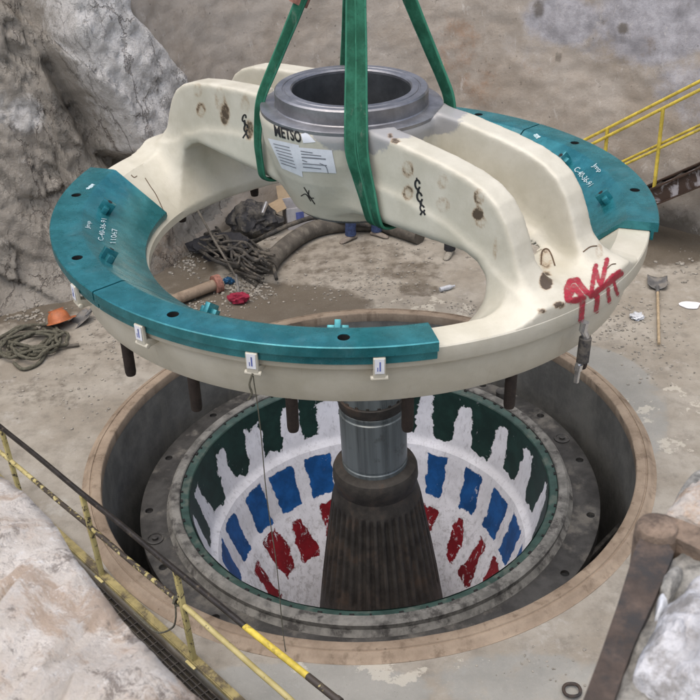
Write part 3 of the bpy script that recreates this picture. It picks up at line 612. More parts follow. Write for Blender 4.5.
def surface_nets(G, o, h):
    s = G < 0; nx, ny, nz = G.shape
    corners = [(i, j, k) for i in (0, 1) for j in (0, 1) for k in (0, 1)]
    acc = np.zeros((nx - 1, ny - 1, nz - 1, 3), np.float32); cnt = np.zeros((nx - 1, ny - 1, nz - 1), np.int32)
    def sub(A, c): return A[c[0]:nx - 1 + c[0], c[1]:ny - 1 + c[1], c[2]:nz - 1 + c[2]]
    for c in corners:
        for ax in range(3):
            if c[ax]: continue
            e = list(c); e[ax] = 1; a = sub(G, c); b = sub(G, e); x = (a < 0) != (b < 0)
            t = np.where(x, a / np.where(x, a - b, 1), 0); cnt += x
            for q in range(3): acc[..., q] += np.where(x, c[q] + (t if q == ax else 0), 0)
    act = cnt > 0; ids = -np.ones(act.shape, np.int64); I = np.argwhere(act); ids[act] = np.arange(len(I))
    V = (I + acc[act] / cnt[act][:, None]) * h + o
    F = []
    for ax in range(3):
        b, c = (ax + 1) % 3, (ax + 2) % 3; n_ = G.shape
        sl0 = [slice(1, n_[0] - 1), slice(1, n_[1] - 1), slice(1, n_[2] - 1)]; sl1 = list(sl0); sl0[ax] = slice(0, n_[ax] - 1); sl1[ax] = slice(1, n_[ax])
        A, B = s[tuple(sl0)], s[tuple(sl1)]; E = np.argwhere(A != B); fl_ = A[A != B]
        off = np.array([1, 1, 1]); off[ax] = 0; E = E + off
        def cell(db, dc):
            k = E.copy(); k[:, b] -= db; k[:, c] -= dc; return ids[k[:, 0], k[:, 1], k[:, 2]]
        q = np.stack([cell(1, 1), cell(0, 1), cell(0, 0), cell(1, 0)], 1); q[~fl_] = q[~fl_][:, ::-1]; F.append(q)
    return V, np.concatenate(F)
SV, SF = surface_nets(G, np.array([gu[0], gv[0], gz[0]]), H_)
def fl1(P): return field(P[:, 0], P[:, 1], P[:, 2])
def grad(P):
    e = .006; return np.stack([fl1(P + np.eye(3)[k] * e) - fl1(P - np.eye(3)[k] * e) for k in range(3)], 1) / (2 * e)
for _ in range(2):
    gd = grad(SV); SV = SV - gd * np.clip(fl1(SV) / np.maximum((gd ** 2).sum(1), .25), -.01, .01)[:, None]
# light smoothing keeps cast edges soft
E1 = np.concatenate([SF[:, [0, 1]], SF[:, [1, 2]], SF[:, [2, 3]], SF[:, [3, 0]]])
for it in range(1):
    sm = np.zeros_like(SV); ct = np.zeros(len(SV)); np.add.at(sm, E1[:, 0], SV[E1[:, 1]]); np.add.at(sm, E1[:, 1], SV[E1[:, 0]]); np.add.at(ct, E1[:, 0], 1); np.add.at(ct, E1[:, 1], 1)
    SV = SV * .5 + .5 * sm / ct[:, None]
cr_ = np.cross(SV[SF[:, 2]] - SV[SF[:, 0]], SV[SF[:, 3]] - SV[SF[:, 1]]); NR = np.zeros_like(SV)
for k in range(4): np.add.at(NR, SF[:, k], cr_)
NR /= np.maximum(np.linalg.norm(NR, axis=1), 1e-9)[:, None]
Rm = np.array([list(ud), list(vd), [0, 0, 1]])
XL = SV @ Rm; NL = NR @ Rm
XW = XL @ np.array(SM.to_3x3()).T + np.array(SC); NW = NL @ np.array(SM.to_3x3()).T
sxp, syp = npx(XW)
burn = np.zeros(len(XL)); grey = np.zeros(len(XL))
face = (NW @ np.array([0, -1, .35])) > .15
def bspot(cx, cy, rx, ry, a=.75, ring=True):
    q = np.hypot((sxp - cx) / rx, (syp - cy) / ry)
    k = (1 - sstep(.7, 1.25, q)) * (.45 + .55 * sstep(.3, .8, q) if ring else 1)
    if ring:
        th = np.arctan2(syp - cy, sxp - cx); g0 = (cx * 1.7 + cy * .9) % 6.28; k = k * (.55 + .45 * sstep(-.2, .7, 1 - np.cos(th - g0) - .35 * (cx % 3) / 3)) * (.8 + .25 * np.sin(cx * 3.1))
    burn[:] = np.maximum(burn, np.where(face, a * k, 0))
for b_ in [(408, 169, 6, 9), (408, 193, 6, 8), (443, 182, 6, 8), (443, 205, 7, 9), (479, 197, 6, 9), (478, 214, 6, 7, .9, False), (481, 222, 6, 6), (198, 90, 5, 8), (201, 110, 5, 8), (220, 99, 6, 13), (225, 114, 5, 12, .8, False), (245, 104, 5, 9), (249, 130, 5, 11, .7, False), (546, 259, 7, 11), (546, 281, 7, 10, .95, False), (559, 305, 7, 4, .8, False), (542, 311, 5, 3, .7, False), (595, 226, 4, 10), (599, 252, 4, 8), (395, 141, 5, 3, .8, False), (390, 136, 3, 3, .8, False), (495, 248, 3, 12, .5, False)]: bspot(*b_)
grey = sstep(.52, .80, XL[:, 2]) * (1 - sstep(.74, 1.15, np.hypot(XL[:, 0], XL[:, 1]))) * 1.25 * sstep(.12, .5, (XL @ np.array(ud)))
fc = SV[SF].mean(1); rr_ = np.hypot(fc[:, 0], fc[:, 1])
reg = np.where((rr_ < .80) & (np.abs(fc[:, 0]) < .80) & ((fc[:, 2] > .72) | (rr_ < .76)), 0, np.where(fc[:, 0] > 0, 1, 2))
bvh_v = []; bvh_f = []
def addbvh(vs, fs):
    o = len(bvh_v); bvh_v.extend(Vector(v) for v in vs); bvh_f.extend(tuple(i + o for i in f) for f in fs)
for k, nm in enumerate(('hub', 'arm', 'arm')):
    fs = SF[reg == k]; used = np.unique(fs); mp = -np.ones(len(SV), np.int64); mp[used] = np.arange(len(used))
    me = bpy.data.meshes.new(nm); me.from_pydata(XL[used].tolist(), [], mp[fs].tolist()); me.update()
    fattr(me, 'burn', burn[used]); fattr(me, 'grey', grey[used])
    link(nm, me, M['cream'], spider, 180); me.normals_split_custom_set_from_vertices([tuple(x) for x in NL[used]])
addbvh(XW.tolist(), SF.tolist())
def meshpart(name, mb, material, parent=spider, bvh=True, **kw):
    o = mb.build(name, material, parent, **kw)
    if bvh: addbvh([SM @ v.co for v in o.data.vertices], [tuple(p.vertices) for p in o.data.polygons])
    return o
rim = MB().lathe([(2.44, -.085), (2.432, -.076), (2.2, -.076), (1.80, -.426), (1.765, -.46), (1.765, -.53), (1.79, -.55), (2.30, -.55), (2.308, -.54), (2.365, -.30), (2.372, -.225), (2.38, -.215), (2.432, -.21), (2.44, -.20)], 256)
meshpart('ring', rim, M['cream'], sharp=40)
meshpart('hub_collar', MB().lathe([(.478, .30), (.478, .905), (.488, .9175), (.535, .9175), (.540, .911), (.550, .911), (.555, .9175), (.605, .9175), (.6175, .905), (.6175, .800), (.625, .792), (.725, .790), (.737, .784), (.737, .76), (.60, .76), (.50, .70), (.50, .30)], 128), M['steel'], bvh=False, sharp=30)
MB().lathe([(.476, -.06), (.476, .888), (.4775, .888), (.4775, -.06)], 96).build('hub_bore', M['bore'], spider)
for a in (150, 28): MB().tube([pl(.4765, a, .60), pl(.470, a, .60)], .028, 14).build('oil_hole', M['hole'], spider)  # black discs painted as shaded openings, nothing is cut
# teal rim liners: a flat outer band, a cone down to the opening, a stepped skirt outside
TP = [(2.493, 0), (2.50, -.007), (2.50, -.075), (2.47, -.078), (2.47, -.148), (2.444, -.148), (2.444, -.070), (2.2, -.070), (1.788, -.430), (1.778, -.400), (1.782, -.368), (2.238, -.006), (2.262, 0)]
def clip_stencil(c, text, size, right, up_, mt):
    pass
SPANS = ((161.5, 220.6), (221.0, 280.8), (-18.2, 40.2), (40.6, 101))
LUGS = {0: [(2.12, 179, 0), (2.16, -153, 0)], 1: [(1.86, -127, 0), (2.0, -95, 0)], 2: [(2.14, 22, 0), (2.14, -3, 0)], 3: [(2.05, 70, -.15)]}
HOLES = {0: (176.5, 207), 1: (237.2, 266.6), 2: (26.6, -2.5), 3: (55.6, 84)}
for si, (a0, a1) in enumerate(SPANS):
    o = MB().lathe(TP, 72, a0, a1).build('rim_liner', M['teal'], spider)
    cut = MB()
    for h in HOLES[si]: cut.tube([pl(2.37, h, -.06), pl(2.37, h, .1)], .042, 20)
    carve(o, cut)
    addbvh([SM @ v.co for v in o.data.vertices], [tuple(p.vertices) for p in o.data.polygons])
    for h in HOLES[si]: MB().lathe([(.001, -.058), (.041, -.058), (.041, -.052), (.001, -.052)], 16, c=pl(2.37, h, 0)).lathe([(.0412, -.06), (.0412, -.004), (.0405, -.004), (.0405, -.06)], 20, c=pl(2.37, h, 0)).build('hole_bottom', M['hole'], o)  # black disc and sleeve paint the shade inside each hole
    for r, a, _ in LUGS[si]:
        z = -.368 * (2.25 - r) / .47; t = math.atan2(.368, .47)
        fr = Matrix.Rotation(R(a), 4, 'Z') @ Matrix.Rotation(-t, 4, 'Y'); fr.translation = pl(r, a, z)
        lb = MB(); lb.box((0, 0, .045), (.115, .045, .10)).box((0, -.045, .03), (.05, .06, .06)).box((.0, .045, .03), (.05, .06, .06))
        lb.v = [tuple(fr @ Vector(v)) for v in lb.v]; lg = lb.build('lug', M['teal'], o, bevel=.005)
        hb = MB().tube([(.0, 0, .09), (0, 0, .0965)], .020, 12); hb.v = [tuple(fr @ Vector(v)) for v in hb.v]; hb.build('lug_hole', M['hole'], o)  # black disc painted as a shaded opening on the uncut lug
for a in (-141.5, -122.5, -103, -82.6, -62.5, -42, 143.7, 118.3, 60, 20):
    r = 2.26 if a < 100 else 2.06; zt = -.545 if a < 100 else -.45
    MB().lathe([(.001, zt), (.043, zt), (.043, zt - .27), (.037, zt - .30), (.001, zt - .30)], 16, closed=False, c=pl(r, a, 0)).build('guide_stud', M['stud'], spider)
# cream clips with paper tags hooked round the outside of the ring
for a in (-147.1, -127.8, -107.3, -88.1):
    fr = Matrix.Rotation(R(a), 4, 'Z')
    cb = MB().prism([(2.36, -.27), (2.47, -.27), (2.50, -.25), (2.505, -.09), (2.49, -.08), (2.474, -.09), (2.474, -.20), (2.445, -.212), (2.36, -.23)], -.04, .04, fr @ Matrix.Rotation(PI / 2, 4, 'X'))
    cb.tube([fr @ Vector((2.485, -.058, -.245)), fr @ Vector((2.485, .058, -.245))], .018, 10)
    cl = cb.build('clip', M['cream'], spider, bevel=.004)
    lb = MB().box((2.5075, .0, -.145), (.003, .062, .11)); lb.v = [tuple(fr @ Vector(v)) for v in lb.v]; tg = lb.build('paper_tag', M['label'], cl)
    ib = MB().box((2.5095, .004, -.145), (.002, .010, .07)).box((2.5095, -.012, -.165), (.002, .006, .03)); ib.v = [tuple(fr @ Vector(v)) for v in ib.v]; ib.build('tag_print', M['print'], cl)

# ---- paint, papers and writing lie on the castings: traced positions are dropped onto the real surface
bvh = BVHTree.FromPolygons(bvh_v, bvh_f)
SMI = SM.inverted(); SMR = SM.to_3x3().transposed()
def hit(x, y):
    l, nr, ix, d = bvh.ray_cast(CAM, ray(x, y).normalized())
    if l is None: return None, None
    if nr.dot(CAM - l) < 0: nr = -nr
    return l, nr
def onsurf(name, quads_px, material, parent=spider, off=.003, val=None):
    """quads_px: list of pixel polygons, each laid on the surface"""
    vs = []; fs = []; memo = {}; va = []
    for q in quads_px:
        idx = []
        for p in q:
            k = (round(p[0], 3), round(p[1], 3))
            if k not in memo:
                l, nr = hit(*p)
                if l is None: memo[k] = None
                else:
                    memo[k] = len(vs); vs.append(SMI @ (l + nr * off))
                    if val: va.append(val(*p))
            idx.append(memo[k])
        if None in idx: continue
        if max((vs[a] - vs[b]).length for a in idx for b in idx) > .14: continue
        fs.append(tuple(idx))
    if not fs: return None
    o = MB().add(vs, fs).build(name, material, parent, fix=False, sharp=180)
    if val: fattr(o.data, 'd', va)
    return o
def patch(name, poly, material, step=.5, keep=None, off=.003):
    xs = [p[0] for p in poly]; ys = [p[1] for p in poly]; X = np.arange(min(xs), max(xs) + step, step); Y = np.arange(min(ys), max(ys) + step, step)
    gx_, gy_ = np.meshgrid(X, Y, indexing='ij'); d = poly_sd(gx_ + step / 2, gy_ + step / 2, poly); q = []
    for i in range(len(X) - 1):
        for j in range(len(Y) - 1):
            if d[i, j] < (0 if keep is None else keep(X[i], Y[j])): q.append([(X[i], Y[j]), (X[i + 1], Y[j]), (X[i + 1], Y[j + 1]), (X[i], Y[j + 1])])
    return onsurf(name, q, material, off=off)
def quadpatch(name, c4, material, nu=8, nv=6, off=.003):
    """paper: corners tl, tr, br, bl"""
    a, b, c, d = (Vector((*p, 0)) for p in c4)
    P_ = [[(a.lerp(b, i / nu)).lerp(d.lerp(c, i / nu), j / nv).to_2d() for i in range(nu + 1)] for j in range(nv + 1)]
    return onsurf(name, [[P_[j][i], P_[j][i + 1], P_[j + 1][i + 1], P_[j + 1][i]] for j in range(nv) for i in range(nu)], material, off=off)
def stroke(pts, w, n=6):
    """thin px ribbon quads along a px polyline"""
    sp_ = [p.to_2d() for p in spline([(x, y, 0) for x, y in pts], n)]; q = []
    def side(i):
        t = (sp_[min(i + 1, len(sp_) - 1)] - sp_[max(i - 1, 0)]).normalized(); return Vector((-t.y, t.x)) * w / 2
    for i in range(len(sp_) - 1):
        s0, s1 = side(i), side(i + 1); q.append([sp_[i] - s0, sp_[i + 1] - s1, sp_[i + 1] + s1, sp_[i] + s0])
    return q
def lettering(name, text, tl, tr, bl, material, bold=.0, off=.005, space=1.0):
    cu = bpy.data.curves.new('t', 'FONT'); cu.body = text; cu.size = 1; cu.offset = bold; cu.space_character = space; cu.resolution_u = 3
    to = bpy.data.objects.new('t', cu); C.objects.link(to)
    me = bpy.data.meshes.new_from_object(to.evaluated_get(bpy.context.evaluated_depsgraph_get())); bpy.data.objects.remove(to)
    b_ = bmesh.new(); b_.from_mesh(me); bmesh.ops.triangulate(b_, faces=b_.faces); bmesh.ops.subdivide_edges(b_, edges=b_.edges, cuts=3, use_grid_fill=True); b_.to_mesh(me); b_.free()
    co = coords(me); lo, hi = co.min(0), co.max(0); tl, tr, bl = Vector(tl), Vector(tr), Vector(bl); vs = []
    for p in co:
        a = (p[0] - lo[0]) / (hi[0] - lo[0]); b = (p[1] - lo[1]) / (hi[1] - lo[1]); q = bl + (tr - tl) * a + (tl - bl) * b
        l, nr = hit(q.x, q.y)
        vs.append(SMI @ (l + nr * off) if l is not None else None)
    fs = [tuple(p.vertices) for p in me.polygons if all(vs[i] is not None for i in p.vertices)]
    return MB().add([v or (0, 0, 0) for v in vs], fs).build(name, material, spider, fix=False, sharp=180)
lettering('maker_lettering', 'METSO', (274, 124.5), (300.5, 131.5), (275.5, 136), M['ink'], .03)
quadpatch('paper_label', ((301, 134), (307, 132.5), (316, 142), (303.5, 143)), M['label'], 4, 3)
quadpatch('paper_label', ((268, 138), (299, 145), (303, 177), (282, 168)), M['label'], 10, 8)
quadpatch('paper_label', ((298, 147), (332, 150), (336.5, 173), (301, 171)), M['label'], 10, 8, .0045)
lines = []
for k, (y, w) in enumerate(((151, 12), (154, 20), (157.2, 24), (160, 5), (163.5, 24), (166.8, 18))):
    lines += stroke([(301 + k * .5, y - .3), (301 + k * .5 + w, y + 1.6)], .9 if k != 2 else 1.3, 4)
lines += stroke([(320, 163), (326, 166), (328.5, 173)], .7)
for k in range(7): lines += stroke([(274 + k * 1.3, 143.5 + k * 3.2), (290 + k * 1.1, 147.2 + k * 3.4)], .7, 4)
onsurf('label_print', lines, M['greyink'], off=.007)
chain = []
def loop(cx, cy, rx, ry, rot, w):
    return stroke([(cx + rx * math.cos(t) * math.cos(rot) - ry * math.sin(t) * math.sin(rot), cy + rx * math.cos(t) * math.sin(rot) + ry * math.sin(t) * math.cos(rot)) for t in np.linspace(.5, 2 * PI - .1, 12)], w, 3)
chain += loop(417.7, 184.5, 2.3, 4.6, -.1, 1.9) + stroke([(418, 188), (418.7, 193)], 2.6) + loop(419.8, 197, 2.4, 4.6, -.2, 1.9) + stroke([(420.6, 201), (421.5, 206)], 2.6) + loop(422.5, 208.5, 2.0, 3.4, -.3, 1.7) + stroke([(420.4, 215), (423, 211.5), (425.4, 215)], 1.8) + stroke([(416.8, 177.5), (417.2, 181)], 1.5)
cm = [len(chain)]
chain += loop(244.3, 118, 1.6, 3.4, .25, 1.5) + stroke([(244.6, 121), (245.4, 125)], 2.2) + loop(246.0, 128, 1.7, 3.4, .1, 1.5) + stroke([(246.2, 131), (246.4, 134)], 2.0) + stroke([(243, 138), (246.2, 134), (248.6, 138.5)], 1.5)
cm.append(len(chain))
chain += stroke([(304, 187), (309, 195), (315, 204)], 1) + stroke([(301, 196), (306, 194), (311, 201)], 1) + stroke([(309, 190), (309, 197), (314, 198)], 1)
onsurf('sprayed_chain_mark', chain[:cm[0]], M['ink']); onsurf('sprayed_chain_mark', chain[cm[0]:cm[1]], M['ink']); onsurf('sprayed_cross_mark', chain[cm[1]:], M['ink'])
sc_ = stroke([(145, 178), (150, 186), (156, 195), (163, 210)], .7) + stroke([(131, 175), (134, 177.5), (137, 176)], .8)
onsurf('scorch_line', sc_, M['scorch'])
sc_ = stroke([(541, 265), (542, 252), (547, 249), (551, 254), (555, 266)], 1.5)
onsurf('scorch_line', sc_, M['scorch'])
sc_ = stroke([(583, 252), (590, 247), (597, 246)], 1.2)
onsurf('scorch_line', sc_, M['scorch'])
def rag(amp, f): return lambda x, y: amp * mn.fractal(Vector((x * f, y * f, 3)), .8, 2, 4)
def spray(name, lines, mg=3.5, step=.5):
    """lines: list of (px polyline, radius)"""
    segs = [(np.array(p[i], float), np.array(p[i + 1], float), r) for p, r in lines for i in range(len(p) - 1)]
    def dist(x, y):
        best = 99
        for a_, b_, r in segs:
            e = b_ - a_; t = min(1, max(0, ((x - a_[0]) * e[0] + (y - a_[1]) * e[1]) / max(1e-6, e @ e))); best = min(best, math.hypot(x - a_[0] - e[0] * t, y - a_[1] - e[1] * t) - r)
        return best
    P_ = np.array([q for p, _ in lines for q in p]); x0, y0 = P_.min(0) - 7; x1, y1 = P_.max(0) + 7
    X = np.arange(x0, x1, step); Y = np.arange(y0, y1, step); q = []
    for x in X:
        for y in Y:
            if dist(x + step / 2, y + step / 2) < mg: q.append([(x, y), (x + step, y), (x + step, y + step), (x, y + step)])
    return onsurf(name, q, M['spray'], off=.002, val=dist)
spray('red_spray_mark', [([(567.5, 300), (566.5, 289), (570, 281), (577, 280), (581, 286), (586, 292), (597, 296.5)], 2.6), ([(569, 297), (574, 287), (579, 293), (583, 298), (575, 300.5), (568, 300)], 2.8),
    ([(591, 297), (592, 288), (594.5, 271), (596, 266)], 2.0), ([(595, 268), (599, 281), (601, 286), (604, 273), (607, 260)], 2.0), ([(592, 295), (600, 289), (611, 281), (621, 273.5)], 2.4), ([(600, 290), (612, 276), (620, 271)], 1.6),
    ([(582.5, 302), (581, 321)], 2.5), ([(597.5, 297), (596, 311)], 2.2), ([(608, 289), (609, 302)], 1.7), ([(614, 283), (617.5, 295)], 1.4)])
def stencil(text, tl, tr, bl): lettering('stencil_lettering', text, tl, tr, bl, M['whitepaint'], .012)
stencil('C-40-36-91', (97.3, 240.5), (101, 218.5), (103, 241.5)); stencil('11067', (109.5, 243.5), (111.5, 229), (115.5, 243.5)); stencil('Jmp', (84.5, 228.5), (86, 221), (90.5, 229.5))
stencil('C-40-36-91', (579, 166.5), (594, 184), (573.5, 170)); stencil('Jmp', (596, 163), (603, 170), (591, 167))
patch('white_scrape', [(86, 189), (92, 184), (95, 185), (92, 188), (87, 190)], M['whitepaint'], .5, rag(.8, .6))
patch('white_scrape', [(533, 135), (537, 134), (541, 137), (537, 139)], M['whitepaint'], .5, rag(.6, .6))
onsurf('scorch_line', stroke([(606, 270), (611, 265), (616, 264)], 1.0), M['scorch'])

# ------------------------------------------------------------------ slings, hook and the tools hung on the ring
HOOK = SM @ Vector((.06, 0, 2.50))
def rounded(pts, rad, n=5):
    out = [pts[0]]
    for i in range(1, len(pts) - 1):
        p = pts[i]; a = pts[i - 1] - p; b = pts[i + 1] - p; t = min(rad, a.length * .45, b.length * .45); q0 = p + a.normalized() * t; q1 = p + b.normalized() * t
        for k in range(n + 1):
            f = k / n; out.append(q0 * (1 - f) ** 2 + p * (2 * f * (1 - f)) + q1 * f * f)
    return out + [pts[-1]]
def band(pts, lat, w, th, n=10):
    """flat webbing: pts world, lat = sideways direction for each point"""
    P0 = rounded(pts, .10); P_ = []
    for a, b in zip(P0, P0[1:]):
        m_ = max(1, int((b - a).length / .05)); P_ += [a.lerp(b, k / m_) for k in range(m_)]
    P_.append(P0[-1]); cum = [0]
    for a, b in zip(pts, pts[1:]): cum.append(cum[-1] + (b - a).length)
    run = [0]
    for a, b in zip(P_, P_[1:]): run.append(run[-1] + (b - a).length)
    Lr = []
    for r_ in run:
        f = r_ / run[-1] * cum[-1]; j = 0
        while j < len(cum) - 2 and cum[j + 1] < f: j += 1
        g_ = min(1, max(0, (f - cum[j]) / max(1e-6, cum[j + 1] - cum[j]))); Lr.append(lat[j].normalized().lerp(lat[j + 1].normalized(), g_))
    vs = []; fs = []
    for i, p in enumerate(P_):
        t = (P_[min(i + 1, len(P_) - 1)] - P_[max(i - 1, 0)]).normalized(); l = Lr[i]; l = (l - t * l.dot(t)).normalized(); nn = t.cross(l)
        wv = w * (1 + .07 * mn.noise(p * 3.1)); bow = .010 * mn.noise(p * 2.3)
        for k in range(10):
            a = 2 * PI * k / 10; vs.append(p + nn * bow + l * (wv / 2 * math.copysign(abs(math.cos(a)) ** .6, math.cos(a))) + nn * (th / 2 * math.sin(a) * (1 + .3 * mn.noise(p * 9))))
    for i in range(len(P_) - 1):
        for k in range(10): fs.append((i * 10 + k, i * 10 + (k + 1) % 10, (i + 1) * 10 + (k + 1) % 10, (i + 1) * 10 + k))
    return vs, fs
def W(u, v, z): return SM @ uv(u, v, z)
X1 = Vector((1, 0, 0)); U1 = ud.copy()
def sling(name, sgn, front, rear, offs, w, label):
    mb = MB()
    for o_ in offs:
        pts = [HOOK + X1 * o_ * .4]; lat = [X1]
        for p, l in front: pts.append(p + l.normalized() * o_); lat.append(l)
        for p, l in rear[::-1]: pts.append(p + l.normalized() * o_ * .35); lat.append(l)
        pts.append(HOOK + X1 * o_ * .4 + Vector((0, .05, 0))); lat.append(X1)
        mb.add(*band(pts, lat, w, .028, 12))
    o = mb.build(name, M['sling'], None, sharp=180, fix=True); fattr(o.data, 'edge', [abs(math.cos(2 * PI * (k % 10) / 10)) for k in range(len(o.data.vertices))])
    o.location = (0, 0, 0)
    return tag(o, label, 'sling')
fL = [(W(-.555, -.50, .80), Vector((.8, -.5, 0))), (W(-.60, -.52, .45), U1), (W(-.61, -.49, .10), U1), (W(-.62, -.36, .05), U1)]
rL = [(W(-.60, .475, .84), U1), (W(-.60, .49, .4), U1), (W(-.60, .46, .10), U1), (W(-.60, .36, .05), U1)]
sling('lifting_sling', -1, fL, rL, (0,), .095, 'green webbing sling looped round the left arm, with a reddish sleeve near its top')
fR = [(W(.63, -.55, .66), Vector((1, -.3, 0))), (W(.73, -.50, .22), U1), (W(.74, -.46, .09), U1), (W(.74, -.36, .06), U1)]
rR = [(W(.64, .475, .84), U1), (W(.62, .49, .4), U1), (W(.62, .46, .10), U1), (W(.62, .36, .05), U1)]
sling('lifting_sling', 1, fR, rR, (-.047, .047), .092, 'double green webbing sling crossing the front of the steel hub, looped round the right arm')
a_ = HOOK.lerp(W(-.58, -.50, .80), .30); b_ = HOOK.lerp(W(-.58, -.50, .80), .56)
vs, fs = band([a_, a_.lerp(b_, .5), b_], [X1, X1, X1], .15, .05, 6)
slv = MB().add(vs, fs).build('sling_sleeve', M['sleeve'], None, sharp=180)
sl_ = [o for o in C.objects if o.name == 'lifting_sling'][0]; slv.parent = sl_
hk = empty('crane_hook', HOOK, 'grey crane hook holding the green slings above the spider', 'crane hook')
MB().tube(spline([(.02, 0, .34), (.02, 0, .22), (.10, 0, .12), (.12, 0, 0), (.05, 0, -.10), (-.06, 0, -.10), (-.13, 0, .0), (-.12, 0, .08)], 6), [.045] * 6 + [.05] * 30 + [.03] * 7, 14).build('hook', M['rust'], hk)
MB().box((.02, 0, .50), (.18, .26, .36)).tube([(.02, -.16, .5), (.02, .16, .5)], .16, 24).build('hook_block', M['yellow'], hk, bevel=.01)
MB().tube([(.02, -.08, .66), (.02, -.08, 9)], .012, 8).tube([(.02, .08, .66), (.02, .08, 9)], .012, 8).build('wire_rope', M['rust'], hk)
# turnbuckle hanging from the ring at right
hp_ = SM @ pl(2.46, -51.7, -.20)
hg = empty('hanging_turnbuckle', hp_ - Vector((0, 0, .55)), 'bright turnbuckle with a black sleeve hanging from the ring below the red paint', 'turnbuckle')
def hq(x, y):   # points on the upright plane through the hanging point
    d = ray(x, y); return CAM + d * ((hp_ - CAM).dot(Vector((0, 1, 0))) / d.y) - (hp_ - Vector((0, 0, .55)))
MB().tube([hq(585, 322), hq(583, 331)], .03, 10).tube(spline([hq(583, 330), hq(586, 337), hq(584, 344), hq(583, 350)], 4), .026, 10).build('shackle', M['chrome'], hg)
MB().tube([hq(585.5, 338), hq(582.5, 361)], .045, 12).build('sleeve', M['bag'], hg)
MB().tube([hq(583, 343), hq(579, 366)], .017, 10).tube([hq(579.3, 364), hq(578, 370)], .028, 10).tube([hq(578, 370), hq(576, 382)], .020, 10).build('rod', M['chrome'], hg)
# plumb line from the second clip
w0 = SM @ pl(2.49, -107.3, -.27); w1 = Vector((w0.x, w0.y, .02))
tl_ = [w0, w0 - Vector((0, 0, .06))] + [Vector((w0.x + .006 * math.sin(k), w0.y, w0.z + (w1.z - w0.z) * k / 12)) for k in range(1, 13)] + [w1 + Vector((.0, 0, -.12)), w1 + Vector((-.03, 0, -.17)), w1 + Vector((-.08, .02, -.19)), w1 + Vector((-.10, .02, -.17))]
single('plumb_line', MB().tube(spline(tl_, 3), .0042, 6).tube(spline([w0 + Vector((.0, -.01, .03)), w0 + Vector((-.03, -.02, -.05)), w0 + Vector((-.02, -.02, -.12)), w0 + Vector((-.05, -.02, -.17))], 4), .008, 6), M['rope'], 'thin grey string hanging straight down from a clip on the ring into the pit', 'string')
# ------------------------------------------------------------------ railing and grating by the pit
rl = empty('guard_railing', RP, 'faded yellow guard railing with a bare black top pipe beside the round pit', 'railing')
def rp(s, z, o=0.0): return RD * s + RN * o + Vector((0, 0, z))
def wear(o, f):
    P = coords(o.data); fattr(o.data, 'wear', [f(Vector(p).dot(RD)) for p in P]); return o
for s in (-2.87, -1.40, -.03, 1.72):
    zt = .93 + .035 * (s + 1); wear(MB().bar(rp(s, 0), rp(s - .02, zt), .042, .042, RN).box(rp(s, .01), (.12, .10, .015), RM).build('post', M['yellow_old'], rl, bevel=.006), lambda s: .35)
def fine_(s0, z0, s1, z1, wob=0): return [rp(s0 + (s1 - s0) * k / 40, z0 + (z1 - z0) * k / 40 + wob * math.sin(k * .7)) for k in range(41)]
MB().tube(fine_(-5.2, .84, .80, 1.005, .004), .023, 12).build('top_rail', M['blackpipe'], rl)
wear(MB().tube(fine_(.78, 1.005, 1.45, 1.038), .0235, 12).build('top_rail', M['yellow'], rl), lambda s: .2)['label'] = 'bright yellow end of the top rail'
wear(MB().tube(fine_(1.44, 1.038, 1.72, 1.05), .025, 12).tube([rp(1.71, 1.05), rp(1.75, 1.052)], .029, 12).build('rail_end', M['yellow_old'], rl), lambda s: 1.0)
wear(MB().tube(fine_(-5.2, .42, -.02, .63, .003), .021, 12).build('middle_rail', M['yellow_old'], rl), lambda s: .85 if s > -2.4 else .3)
wear(MB().tube(fine_(-.02, .63, 2.2, .62, .002), .022, 12).build('middle_rail', M['yellow_old'], rl), lambda s: .0)
tb = MB().bar(rp(-4.2, .022, .022), rp(3.0, .022, .022), .010, .036).bar(rp(-4.2, .044, -.012), rp(3.0, .044, -.012), .060, .008)
tb.build('toe_board', M['dirtyyellow'], rl)
sb = spline([rp(-.12, .60, .02), rp(-.10, .48, .05), rp(-.20, .30, .05), rp(-.42, .12, .08), rp(-.70, .14, .1)], 6)
kt = MB(); kt.tube([rp(-.10, .63) + Vector((.035 * math.cos(k * .8), .02 * math.sin(k * 1.3), .035 * math.sin(k * .8))) for k in range(16)], .012, 6).tube(sb, .008, 6)
single('rag_strip', shift(kt, (0, 0, 0)) and kt, M['rope'], 'frayed grey strap knotted round the middle yellow rail beside its post', 'strap'); bpy.data.objects['rag_strip'].location += RP
gt = MB()
for k in range(26):
    o_ = .07 + k * .041; gt.bar(RP + rp(-2.55, -.035, o_), RP + rp(4.35, -.035, o_), .009, .045)
for k in range(70): gt.bar(RP + rp(-2.55 + k * .1, -.022, .06), RP + rp(-2.55 + k * .1, -.022, 1.10), .010, .012)
single('floor_grating', gt, M['grate'], 'dark steel floor grating in the trench beside the yellow railing', 'grating', smooth=False)

